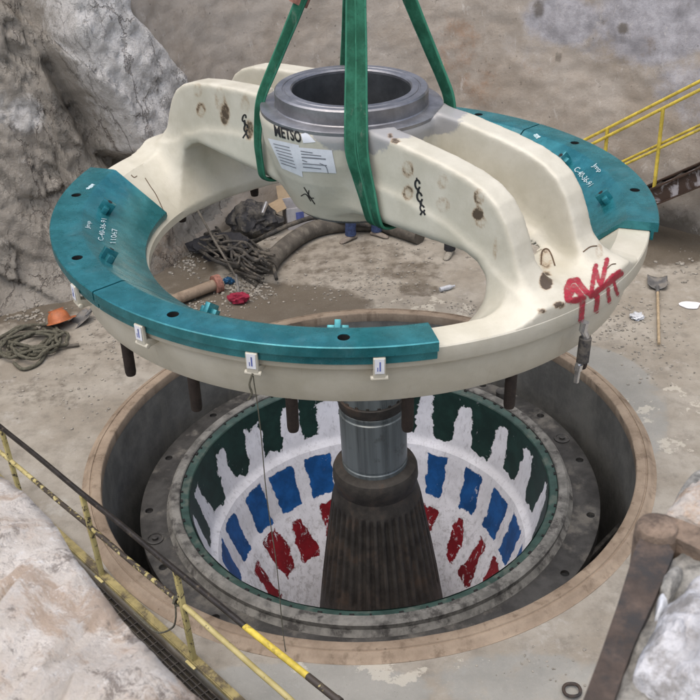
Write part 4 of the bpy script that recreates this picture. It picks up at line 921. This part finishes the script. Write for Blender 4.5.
# ------------------------------------------------------------------ steel stair with double yellow handrails at right
SD = Vector((.72, -.69, 0)).normalized(); SN = Vector((-SD.y, SD.x, 0)); SP0 = Vector((3.6, 13.0, 0))
stn = empty('steel_stair', SP0, 'brown steel stair with yellow handrails rising to the right along the back wall', 'stair')
def q_(s, z, o=0.0): return SD * s + SN * o + Vector((0, 0, z))
def zs(s): return .90 + .69 * (s - .81)
S0, S1 = -.45, 4.6
for o_, mt in ((0, 'smear'), (.62, 'brown')):
    MB().bar(q_(S0, zs(S0) - .15, o_), q_(S1, zs(S1) - .15, o_), .016, .24).build('stringer', M[mt], stn)
    MB().bar(q_(S0, zs(S0) - .02, o_ - .03), q_(S1, zs(S1) - .02, o_ - .03), .085, .020).bar(q_(S0, zs(S0) - .285, o_ - .03), q_(S1, zs(S1) - .285, o_ - .03), .085, .018).build('flange', M['brown'], stn)
for k in range(18):
    s = S0 + .28 * k + .1; MB().box(q_(s, zs(s) - .14, .31), (.26, .60, .03), Matrix.Rotation(math.atan2(SD.y, SD.x), 3, 'Z')).build('tread', M['grate'], stn)
for o_, ps, up_ in ((0, (.81, 2.3, 3.8), 1.06), (.055, (.02, 1.6, 3.1), 1.175)):
    for s in ps: MB().tube([q_(s, zs(s) - .02, o_), q_(s, zs(s) + up_, o_)], .025, 10).build('post', M['yellow'], stn)
    MB().tube([q_(S0, zs(S0) + up_, o_), q_(S1, zs(S1) + up_, o_)], .022, 10).build('handrail', M['yellow'], stn)
for o_, dz in ((0, .52), (.055, .575)):
    MB().tube([q_(S0, zs(S0) + dz, o_), q_(S1, zs(S1) + dz, o_)], .019, 10).build('middle_rail', M['yellow'], stn)

# ------------------------------------------------------------------ things lying about on the floor
def fl_(x, y, z=0.0): return at(x, y, z)
rc = MB(); rr = random.Random(3)
for k in range(7):
    c = fl_(34 + rr.uniform(-8, 8), 346 + rr.uniform(-6, 6)); ra = rr.uniform(.22, .36); rb = rr.uniform(.14, .26); ph = rr.uniform(0, 6)
    rc.tube([c + Vector((ra * math.cos(t) + .03 * math.sin(5 * t + ph), rb * 1.25 * math.sin(t) + .03 * math.cos(4 * t + ph), .03 + .02 * k * .6 + .02 * math.sin(3 * t + ph))) for t in np.linspace(ph, ph + 2 * PI * .97, 48)], .020, 8)
rc.tube(spline([fl_(8, 333, .03), fl_(22, 326, .04), fl_(48, 326, .04), fl_(60, 338, .05), fl_(52, 352, .05), fl_(30, 349, .06)], 8), .020, 8)
rc.tube(spline([fl_(-20, 362, .03), fl_(8, 353, .04), fl_(28, 348, .05), fl_(45, 345, .06)], 8), .020, 8)
rc.tube(spline([fl_(14, 363, .03), fl_(24, 369, .03), fl_(40, 362, .03), fl_(47, 348, .05)], 8), .022, 8)
single('rope_coil', rc, M['rope'], 'loose coil of dirty grey rope on the floor at the left', 'rope')
single('steel_rod', MB().tube([fl_(40, 349, .05), fl_(60, 347, .04), fl_(79, 344.5, .03)], [.016, .018, .022], 8), M['kerb'], 'short brown rod lying with its end in the rope coil', 'rod')
hc_ = fl_(61, 327)
ht = MB().lathe([(.001, .155), (.05, .152), (.09, .135), (.12, .10), (.138, .05), (.143, .012), (.15, .0), (.17, -.004), (.17, .003), (.15, .008)], 28, closed=False)
ht.prism([(.10, -.10), (.20, -.07), (.225, 0), (.20, .07), (.10, .10)], -.004, .006).box((0, 0, .150), (.20, .022, .014))
Rz = Matrix.Rotation(R(35), 3, 'Z') @ Matrix.Rotation(R(-22), 3, 'X'); ht.v = [tuple(Rz @ Vector(v) + hc_ + Vector((0, 0, .085))) for v in ht.v]
single('hard_hat', ht, M['orange'], 'orange rounded cap-like plastic thing on the floor beside the rope coil', 'plastic item')
def shovel(name, head, tail, label, wid=.25, tilt=.08, grip=True, square=True):
    e = empty(name, head, label, 'shovel'); d = (tail - head); L = d.length; d.normalize(); up = Vector((0, 0, 1)); l = d.cross(up).normalized(); u = l.cross(d)
    fr = Matrix((l, d, u)).transposed()
    bl = []; nx = 9; ny = 9
    for j in range(ny):
        for i in range(nx):
            a = (i / (nx - 1) - .5) * 2; b = j / (ny - 1); ww = wid / 2 * (1 if b < .8 else 1 - .3 * (b - .8) / .2)
            bl.append(fr @ Vector((a * ww, -.16 + b * .32, .02 + .035 * a * a + .03 * (1 - b) * .2)))
    f_ = [(j * nx + i, j * nx + i + 1, (j + 1) * nx + i + 1, (j + 1) * nx + i) for j in range(ny - 1) for i in range(nx - 1)]
    b_ = MB().add(bl, f_).build('blade', M['spade'], e, sharp=60); md = b_.modifiers.new('thick', 'SOLIDIFY'); md.thickness = .006
    MB().tube([fr @ Vector((0, .10, .03)), fr @ Vector((0, .30, .05))], [.026, .022], 10).build('socket', M['spade'], e)
    MB().tube([fr @ Vector((0, .28, .05)), fr @ Vector((0, L, .045))], .018, 10).build('handle', M['wood'], e)
    return e
shovel('shovel', fl_(657, 285, .0), fl_(658.5, 347, .0), 'square dusty shovel with a pale wooden handle lying on the floor at right')
shovel('shovel', fl_(82, 322, .0), fl_(150, 260, .55), 'grey square shovel blade leaning beside the orange item under the ring', .24)
def scrap(x, y, r, label, material, name, cat, seed=1, sq=(1, 1, .5)):
    return single(name, MB().blob(fl_(x, y, r * sq[2] * .8), r, 3, .55, 2.2, seed, sq), material, label, cat)
pp = MB(); c = fl_(690, 306); poly = [(.12 * math.cos(t) * (1 + .2 * math.sin(3 * t)), .10 * math.sin(t) * (1 + .15 * math.cos(2 * t + 1))) for t in np.linspace(0, 2 * PI, 18)[:-1]]
pp.prism([(c.x + p[0] * 1.0, c.y + p[1] * 1.0) for p in poly], .008, .016); single('paper_scrap', pp, M['paper'], 'flat white paper scrap on the floor right of the shovel', 'paper')
scrap(637, 316, .075, 'crumpled clear plastic wrapper on the floor left of the shovel handle', M['clear'], 'plastic_wrapper', 'wrapper', 4)
bt = MB().lathe([(.001, 0), (.032, 0), (.034, .02), (.031, .06), (.034, .10), (.032, .15), (.014, .19), (.014, .22), (.001, .22)], 16, closed=False)
def lay(mb, p, rz, r):
    m3 = Matrix.Rotation(rz, 3, 'Z') @ Matrix.Rotation(PI / 2, 3, 'Y'); mb.v = [tuple(m3 @ Vector(v) + p + Vector((0, 0, r))) for v in mb.v]; return mb
single('water_bottle', lay(bt, fl_(440, 292), .4, .034), M['clear'], 'clear water bottle lying on the gravelly floor behind the pit', 'bottle')
bt2 = MB().lathe([(.001, 0), (.032, 0), (.034, .02), (.031, .06), (.034, .10), (.032, .15), (.014, .19), (.014, .22), (.001, .22)], 16, closed=False)
single('water_bottle', lay(bt2, fl_(313, 238), 1.9, .034), M['clear'], 'clear bottle lying in front of the thick curved hose by the box', 'bottle')
# box, bag, hoses, rods, broom and pipe in the back corner
bx0 = fl_(306, 222); bw = empty('cardboard_box', bx0, 'grey white cardboard box with blue print and open flaps near the back wall', 'box')
Rb = Matrix.Rotation(R(12), 3, 'Z')
bm_ = MB(); w2, d2, h2 = .62, .42, .34
for (cx, cy, sx, sy) in ((0, -d2 / 2, w2, .012), (0, d2 / 2, w2, .012), (-w2 / 2, 0, .012, d2 - .026), (w2 / 2, 0, .012, d2 - .026)): bm_.box(Rb @ Vector((cx, cy, h2 / 2)), (sx, sy, h2), Rb)
bm_.box(Rb @ Vector((0, 0, .006)), (w2 - .03, d2 - .03, .01), Rb).build('box_walls', M['card'], bw)
MB().box(Rb @ Vector((-w2 / 2 - .1, 0, h2 - .02)), (.22, d2, .010), Rb @ Matrix.Rotation(R(-20), 3, 'Y')).box(Rb @ Vector((-.05, d2 / 2 + .07, h2 + .08)), (w2, .010, .2), Rb @ Matrix.Rotation(R(-25), 3, 'X')).build('flap', M['cardbrown'], bw)
MB().box(Rb @ Vector((-.12, -d2 / 2 - .008, .2)), (.12, .003, .14), Rb).build('blue_print', M['print'], bw)
MB().box(Rb @ Vector((.12, -d2 / 2 - .008, .17)), (.16, .003, .10), Rb).build('blue_print', M['print'], bw)
MB().box(Rb @ Vector((.22, -d2 / 2 - .008, .28)), (.10, .003, .04), Rb).build('blue_print', M['print'], bw)
single('refuse_bag', MB().blob(fl_(253, 221, .20), .36, 4, .30, 1.3, 5, (1.1, .8, .75)), M['bag'], 'crumpled black plastic bag beside the cardboard box', 'bag')
single('metal_tube', MB().tube([fl_(262, 214, .40), fl_(266, 203, .48)], .035, 12), M['chrome'], 'short shiny metal tube lying on the black bag', 'tube')
ho = MB(); rr = random.Random(5)
for k in range(20):
    x0, y0 = 198 + rr.uniform(0, 18), 220 + rr.uniform(0, 32); pts = [fl_(x0, y0, .05 + .015 * k)]
    for j in range(1, 6): pts.append(fl_(x0 + j * 12 + rr.uniform(-8, 8), y0 + j * 4.5 + rr.uniform(-10, 8), .04 + .015 * k + rr.uniform(0, .10)))
    ho.tube(spline(pts, 9), rr.uniform(.011, .026), 8)
ho.tube(spline([fl_(248, 262, .05), fl_(262, 252, .16), fl_(270, 262, .1), fl_(262, 272, .04), fl_(244, 266, .05)], 8), .03, 8)
single('hose_heap', ho, M['hose'], 'heap of tangled black hoses and rags in the back left corner', 'hoses')
single('rag_heap', MB().blob(fl_(222, 246, .12), .32, 4, .35, 1.4, 9, (1.3, .8, .5)), M['darkcloth'], 'dark cloth heap lying among the black hoses', 'cloth')
single('suction_hose', MB().tube(spline([fl_(268, 268, .10), fl_(274, 258, .11), fl_(290, 243, .12), (*fl_(312, 230, .12),), fl_(340, 224, .12), fl_(380, 224, .12), fl_(420, 236, .12)], 8), .125, 16), M['kerb'], 'thick curved dusty hose lying across the back floor behind the spider hub', 'hose')
single('thin_hose', MB().tube(spline([fl_(252, 243, .05), fl_(270, 234, .28), fl_(292, 224, .30), fl_(318, 217, .26), fl_(345, 222, .2), fl_(400, 230, .06)], 8), .035, 10), M['hose'], 'black hose draped along the thick dusty hose near the box', 'hose')
g_r = 'thin steel rods lying by the hoses'
for k, (a, b) in enumerate((((196, 243, .06), (262, 283, .03)), ((199, 246, .04), (256, 286, .03)))):
    single('steel_rod', MB().tube([fl_(*a), fl_(*b)], .018, 8), M['hose'], 'thin dark steel rod lying in front of the hoses, one of a parallel pair', 'rod', g_r)
br = empty('broom', fl_(239, 303), 'broom with a red bristle head propped head down by the hoses', 'broom'); b0 = fl_(239, 303)
MB().tube([fl_(236, 277, .15) - b0, fl_(213, 238, .55) - b0, fl_(192, 200, 1.02) - b0], .016, 8).build('handle', M['kerb'], br)
MB().tube([fl_(239, 296, .08) - b0, fl_(236, 275, .18) - b0], [.022, .018], 8).build('socket', M['spade'], br)
MB().blob((0, .0, .07), .12, 3, .4, 4, 2, (1.1, .6, .65)).build('bristles', M['pink'], br)
pr_ = empty('rusty_pipe', fl_(180, 303), 'rusty flanged pipe lying on the floor seen through the ring at left', 'pipe'); b0 = fl_(180, 303)
MB().tube([fl_(118, 326, .10) - b0, fl_(150, 309, .10) - b0, fl_(214, 285, .10) - b0], .075, 16).build('pipe', M['collar'], pr_)
fa, fb = fl_(214, 285, .10) - b0, fl_(220, 283, .10) - b0
MB().tube([fa, fb], .125, 20).build('flange', M['sleeve'], pr_)
scrap(229, 281, .07, 'small blue plastic cap on the floor behind the rusty pipe flange', M['bluebit'], 'blue_scrap', 'plastic scrap', 8, (1, .7, .8))
single('steel_ring', MB().tube([fl_(572, 690, .03) + Vector((.062 * math.cos(t), .062 * math.sin(t), .004 * math.sin(3 * t))) for t in np.linspace(0, 2 * PI, 25)[:-1]], .013, 8, closed=True), M['rust'], 'small rusty steel ring on the floor by the bottom edge of the picture', 'ring')
single('pipe_line', MB().tube([PC + Vector((1.2, -2.3, -1.2)), PC + Vector((2.68, -.62, -.9))], .022, 8).tube([PC + Vector((1.1, -2.4, -1.25)), PC + Vector((2.60, -1.0, -1.0))], .022, 8).tube([PC + Vector((1.3, -1.5, -1.25)), PC + Vector((2.66, -.2, -1.1))], .03, 8), M['flange'], 'thin grey pipes crossing the dark gap beside the crusher shell', 'pipes')
# loose stones: uncountable
gv_ = MB(); rr = random.Random(21)
def stone(p, r):
    bm = bmesh.new(); bmesh.ops.create_icosphere(bm, subdivisions=1, radius=1); s_ = Vector((rr.uniform(.7, 1.3), rr.uniform(.7, 1.3), rr.uniform(.4, .8))); rot = Matrix.Rotation(rr.uniform(0, 6), 3, 'Z')
    gv_.add([p + rot @ Vector((v.co.x * s_.x * r * rr.uniform(.75, 1.15), v.co.y * s_.y * r, v.co.z * s_.z * r + r * .35)) for v in bm.verts], [tuple(v.index for v in f.verts) for f in bm.faces]); bm.free()
for cx, cy, sx, sy, n_, rmx in ((245, 290, 24, 12, 420, .028), (190, 262, 16, 12, 110, .03), (360, 285, 60, 14, 260, .02), (430, 312, 70, 9, 300, .018), (400, 255, 50, 18, 90, .022), (625, 320, 45, 24, 260, .022), (660, 350, 40, 30, 120, .02), (120, 330, 34, 22, 160, .022), (60, 390, 60, 40, 120, .02), (205, 310, 30, 8, 120, .024), (560, 660, 60, 22, 50, .012), (690, 270, 30, 14, 60, .03), (20, 316, 40, 8, 80, .04), (270, 245, 30, 14, 60, .03)):
    for _ in range(n_):
        p = fl_(rr.gauss(cx, sx * .6), rr.gauss(cy, sy * .6))
        if (p - PC).length < 2.95 or p.y > 15: continue
        stone(p, rmx * rr.uniform(.3, 1) ** 1.3)
tag(gv_.build('rubble', M['rubble'], None, smooth=False, fix=False), 'pale broken stones scattered over the dusty floor', 'rubble', kind='stuff')

# ------------------------------------------------------------------ rusty steel corner with white rock in the right foreground
ZB = 4.77
bn = empty('steel_bin', at(655, 525, ZB - .5), 'rusty steel channel corner close to the camera at bottom right', 'steel frame'); b0 = at(655, 525, ZB - .5)
def bz(x, y, z=ZB): return at(x, y, z) - b0
lp = [bz(*p) for p in ((560, 762), (583, 700), (600, 655), (617, 606), (635, 548), (645, 527), (652, 519))]; li = [bz(*p) for p in ((592, 775), (614, 700), (625, 668), (635, 642), (655, 598), (668, 568), (674, 552))]
vs = []
for a, b in zip(lp, li):
    vs += [a, b, b + Vector((0, 0, -.40)), a + Vector((0, 0, -.40))]
fs = [(i * 4 + k, i * 4 + (k + 1) % 4, i * 4 + 4 + (k + 1) % 4, i * 4 + 4 + k) for i in range(6) for k in range(4)] + [(3, 2, 1, 0), (24, 25, 26, 27)]
MB().add(vs, fs).build('side_plate', M['rust'], bn, sharp=30)
lp = [bz(*p, ZB + .012) for p in ((646, 523), (652, 517), (664, 514), (682, 520), (700, 527), (740, 545))]; li = [bz(*p, ZB + .004) for p in ((660, 541), (665, 538), (672, 536), (686, 543), (700, 550), (740, 570))]
vs = []
for a, b in zip(lp, li): vs += [a, b, b + Vector((0, 0, -.35)), a + Vector((0, 0, -.35))]
fs = [(i * 4 + k, i * 4 + (k + 1) % 4, i * 4 + 4 + (k + 1) % 4, i * 4 + 4 + k) for i in range(5) for k in range(4)] + [(3, 2, 1, 0), (20, 21, 22, 23)]
MB().add(vs, fs).build('end_plate', M['rusttop'], bn, sharp=30)
c = bz(657, 530, ZB); MB().lathe([(.001, .019), (.028, .018), (.038, .012), (.043, .0), (.044, -.02), (.042, -.38), (.001, -.38)], 24, c=tuple(c)).build('corner_boss', M['rusttop'], bn)

def heap(name, polyz, material, label, cat, amp, freq, n=46, kind=None, dome=.05, seed=0):
    """a lumpy solid filling a traced footprint, with its own thickness"""
    pts = [p for p, in [(q,) for q in polyz]]; W_ = [at(x, y, z) for x, y, z in pts]; cx = sum(W_, Vector()) / len(W_); ring = spline(W_ + [W_[0]], 6)[:-1]
    vs = [cx + Vector((0, 0, dome))]; K = 14
    for k in range(1, K + 1):
        for p in ring:
            t = k / K; q = cx.lerp(p, t); h = dome * (1 - t ** 2.5); f = mn.fractal(q * freq + Vector((seed, 0, 0)), .75, 2.1, 6)
            vs.append(q + Vector((amp * .25 * f * t, amp * .25 * f * t, h + amp * f)))
    for p in ring: vs.append(p + (p - cx) * -.12 + Vector((0, 0, -.30)))
    n_ = len(ring); fs = [(0, 1 + i, 1 + (i + 1) % n_) for i in range(n_)]
    for k in range(K): fs += [(1 + k * n_ + i, 1 + (k + 1) * n_ + i, 1 + (k + 1) * n_ + (i + 1) % n_, 1 + k * n_ + (i + 1) % n_) for i in range(n_)]
    fs.append(tuple(1 + K * n_ + i for i in range(n_)))
    mb = MB().add(vs, fs)
    if kind: o = mb.build(name, material, None, sharp=70); return tag(o, label, cat, kind=kind)
    return single(name, mb, material, label, cat, sharp=70)
heap('gravel', [(603, 720, 4.745), (618, 668, 4.745), (640, 620, 4.745), (662, 568, 4.745), (700, 549, 4.745), (760, 565, 4.745), (760, 760, 4.73), (640, 770, 4.73)], M['gravel'], 'grey gravel filling the rusty steel corner', 'gravel', .012, 26, kind='stuff', dome=.01)
heap('white_rock', [(633, 676, 4.765), (640, 655, 4.77), (648, 640, 4.77), (656, 626, 4.78), (664, 606, 4.78), (680, 596, 4.78), (702, 583, 4.78), (770, 590, 4.78), (770, 760, 4.77), (690, 712, 4.765), (650, 690, 4.765)], M['whiterock'], 'large white rock lump lying on grey gravel at bottom right', 'rock', .034, 8, dome=.05)
heap('white_stone', [(659, 590, 4.76), (665, 574, 4.76), (677, 568, 4.76), (682, 577, 4.76), (675, 592, 4.76), (666, 606, 4.76)], M['gravel'], 'small pale grey stone on the gravel above the white rock', 'rock', .008, 16, dome=.02)
heap('grey_stone', [(655, 618, 4.755), (657, 600, 4.755), (664, 593, 4.755), (670, 602, 4.755), (662, 618, 4.755)], M['clear'], 'small bluish grey stone between gravel and the white rock', 'rock', .006, 16, dome=.015)
heap('sandy_rock', [(664, 517, 4.72), (674, 502, 4.72), (690, 487, 4.72), (712, 474, 4.72), (760, 470, 4.72), (760, 560, 4.72), (700, 530, 4.72), (680, 522, 4.72)], M['sand'], 'pinkish sandy rock behind the rusty steel corner at the right edge', 'rock', .026, 13, dome=.02)
heap('concrete_lump', [(672, 520, 4.55), (676, 498, 4.55), (688, 480, 4.55), (705, 468, 4.55), (770, 455, 4.55), (770, 540, 4.55)], M['gravel'], 'dark grey lump below the sandy rock at the right edge', 'rock', .01, 9, dome=.01)
sup = MB().prism([at(x, y, 4.42).to_2d() for x, y in ((604, 735), (650, 572), (668, 524), (684, 492), (705, 474), (770, 462), (790, 600), (780, 780), (640, 790))], -.05, 4.42)
single('concrete_pier', sup, M['kerb'], 'dark concrete pier below the rusty steel corner', 'pier', smooth=False, bevel=.02)

# ------------------------------------------------------------------ two people standing behind the hub
def skin_body(name, V_, E_, Rd, root, parent_loc, rz, mats, classify):
    me = bpy.data.meshes.new(name); me.from_pydata(V_, E_, []); o = bpy.data.objects.new(name, me); C.objects.link(o)
    md = o.modifiers.new('skin', 'SKIN'); md.use_smooth_shade = True; md.branch_smoothing = .6
    if not me.skin_vertices: bm = bmesh.new(); bm.from_mesh(me); bm.verts.layers.skin.verify(); bm.to_mesh(me); bm.free()
    for i, r in enumerate(Rd): me.skin_vertices[0].data[i].radius = (r, r) if not isinstance(r, tuple) else r; me.skin_vertices[0].data[i].use_root = (i == root)
    sb_ = o.modifiers.new('sub', 'SUBSURF'); sb_.levels = 2; sb_.render_levels = 2
    new = bpy.data.meshes.new_from_object(o.evaluated_get(bpy.context.evaluated_depsgraph_get())); o.modifiers.clear(); o.data = new; new.materials.clear()
    for k in mats: new.materials.append(M[k])
    for p in new.polygons: p.material_index = classify(p.center); p.use_smooth = True
    o.location = parent_loc; o.rotation_euler = (0, 0, rz); return o
def person(loc, rz, fa, fb, mats, bootm, label):
    """fa, fb: left and right foot (x, y, yaw) in the person's own frame; faces -y"""
    V_ = []; E_ = []; Rd = []
    def add(p, r, par=None): V_.append(p); Rd.append(r); (E_.append((par, len(V_) - 1)) if par is not None else None); return len(V_) - 1
    pel = add((0, 0, .96), (.155, .11)); sp1 = add((0, .0, 1.10), (.145, .105), pel); sp2 = add((0, 0, 1.27), (.165, .115), sp1); ch = add((0, .01, 1.40), (.15, .10), sp2); nk = add((0, .01, 1.52), .06, ch); hd0 = add((0, -.005, 1.60), .078, nk); hd1 = add((0, -.01, 1.67), .092, hd0); add((0, 0, 1.745), .075, hd1)
    for s, foot in ((-1, fa), (1, fb)):
        hip = add((.095 * s, 0, .90), .098, pel); kn = add(((.1 * s + foot[0]) / 2, -.02 + foot[1] / 2, .50), .062, hip); add((kn and (.3 * .1 * s + .7 * foot[0]), foot[1] * .75, .32), .060, kn); an = add((foot[0], foot[1] + .02, .10), .047, len(V_) - 1); add((foot[0], foot[1], .04), .04, an)
        shd = add((.175 * s, .01, 1.42), .062, ch); el = add((.245 * s, .03, 1.14), .046, shd); wr = add((.245 * s, -.06, .90), .030, el); pa = add((.24 * s, -.085, .82), (.040, .020), wr)
        for k, (dy, L_) in enumerate(((-.035, .075), (-.012, .085), (.012, .08), (.033, .062))):
            f0 = add((.235 * s, -.095 + dy, .775), .0095, pa); f1 = add((.225 * s, -.10 + dy, .775 - L_ * .5), .0085, f0); add((.21 * s, -.10 + dy, .775 - L_), .0075, f1)
        t0 = add((.225 * s, -.135, .825), .011, pa); add((.215 * s, -.155, .79), .009, t0)
    def cl(c):
        if c.z > 1.53 or (abs(c.x) > .19 and c.z < .93 and c.z > .6): return 0
        if c.z > .97 or abs(c.x) > .185 and c.z > .9: return 1
        return 2
    o = skin_body('person', V_, E_, Rd, pel, loc, rz, mats, cl); tag(o, label, 'person')
    for s, ft in ((-1, fa), (1, fb)):
        bt_ = MB(); secs = [(.10, .036, .05), (.07, .046, .075), (.0, .048, .085), (-.08, .050, .062), (-.14, .050, .050), (-.18, .040, .040), (-.20, .015, .02)]
        vs = []; Rf = Matrix.Rotation(ft[2], 3, 'Z')
        for y, w, h in secs:
            for k in range(12):
                a = 2 * PI * k / 12; vs.append(Rf @ Vector((w * math.cos(a), y, max(.004, h * .5 + h * .5 * math.sin(a) * 1.05))) + Vector((ft[0], ft[1], 0)))
        bt_.add(vs, [(i * 12 + k, i * 12 + (k + 1) % 12, (i + 1) * 12 + (k + 1) % 12, (i + 1) * 12 + k) for i in range(6) for k in range(12)] + [tuple(range(12)), tuple(72 + k for k in range(11, -1, -1))])
        bt_.tube([Vector((ft[0], ft[1] + .02, .05)), Vector((ft[0], ft[1] + .03, .20))], [.058, .062], 14)
        b_ = bt_.build('boot', M[bootm], o)
        tk = Vector((.3 * .1 * s + .7 * ft[0], ft[1] * .75, .40)); MB().tube([Vector((ft[0], ft[1] + .03, .075)), Vector((ft[0], ft[1] + .03, .16)), tk], [.082, .078, .085], 16).build('trouser_leg', M[mats[2]], o)
    hb = MB().lathe([(.001, 1.80), (.05, 1.795), (.09, 1.765), (.108, 1.72), (.112, 1.69), (.125, 1.685), (.112, 1.68)], 24, closed=False, c=(0, -.005, 0)).prism([(-.09, -.08), (-.06, -.15), (0, -.17), (.06, -.15), (.09, -.08)], 1.682, 1.688)
    hb.build('hard_hat', M['hat'], o)
    fc_ = MB().blob((0, -.098, 1.645), .017, 2, .1, 1, 1, (.7, 1.1, 1.3)).build('nose', M['skin'], o)
    ey = MB()
    for s in (-1, 1): ey.blob((.032 * s, -.086, 1.672), .011, 2, 0, 1, 1)
    ey.build('eyes', M['ink'], o)
    er = MB()
    for s in (-1, 1): er.blob((.092 * s, .005, 1.655), .026, 2, .1, 2, 1, (.35, .7, 1.2))
    er.build('ears', M['skin'], o); MB().box((0, -.094, 1.612), (.045, .012, .008)).build('mouth', M['sleeve'], o, bevel=.003)
    return o
p1 = fl_(351, 240); p2 = fl_(377, 236); mid_ = (p1 + p2) / 2
person(mid_ + Vector((0, .05, 0)), 0, (p1.x - mid_.x, p1.y - mid_.y - .05, -.9), (p2.x - mid_.x, p2.y - mid_.y - .05, .9), ('skin', 'shirt', 'jeans'), 'boot', 'person in blue jeans and dusty boots standing behind the hub, only the feet showing')
p1 = fl_(450, 255); p2 = fl_(461, 246); mid_ = (p1 + p2) / 2
person(mid_ + Vector((0, .03, 0)), 0, (p1.x - mid_.x, p1.y - mid_.y - .03, -.45), (p2.x - mid_.x, p2.y - mid_.y - .03, 1.1), ('skin', 'darkcloth', 'darkcloth'), 'bootpale', 'person in dark trousers standing behind the right arm, only the feet showing')

# ------------------------------------------------------------------ light
sc = bpy.context.scene
w = bpy.data.worlds.new('World'); sc.world = w; w.use_nodes = True; nt = w.node_tree; nt.nodes.clear()
ow = nt.nodes.new('ShaderNodeOutputWorld'); bg = nt.nodes.new('ShaderNodeBackground'); sk = nt.nodes.new('ShaderNodeTexSky')
SUN_EL, SUN_AZ = R(74), R(215)
sk.sky_type = 'NISHITA'; sk.sun_disc = False; sk.sun_elevation = SUN_EL; sk.sun_rotation = SUN_AZ; sk.dust_density = 4.0; sk.air_density = 1.0; sk.ozone_density = 1.0; sk.altitude = 0
bg.inputs['Strength'].default_value = .11; nt.links.new(sk.outputs[0], bg.inputs[0]); nt.links.new(bg.outputs[0], ow.inputs[0])
sl = bpy.data.lights.new('sun', 'SUN'); sl.energy = 1.5; sl.angle = R(95); sl.color = (1, .945, .86)
so = bpy.data.objects.new('sun', sl); C.objects.link(so)
dirv = Vector((math.sin(SUN_AZ) * math.cos(SUN_EL), math.cos(SUN_AZ) * math.cos(SUN_EL), math.sin(SUN_EL)))
so.rotation_euler = dirv.to_track_quat('Z', 'Y').to_euler(); so.location = dirv * 30
vs_ = sc.view_settings; vs_.view_transform = 'Standard'; vs_.look = 'None'; vs_.gamma = 1; vs_.use_curve_mapping = False; vs_.exposure = .86
sc.render.engine = 'CYCLES'; sc.cycles.use_denoising = True; sc.cycles.max_bounces = 6
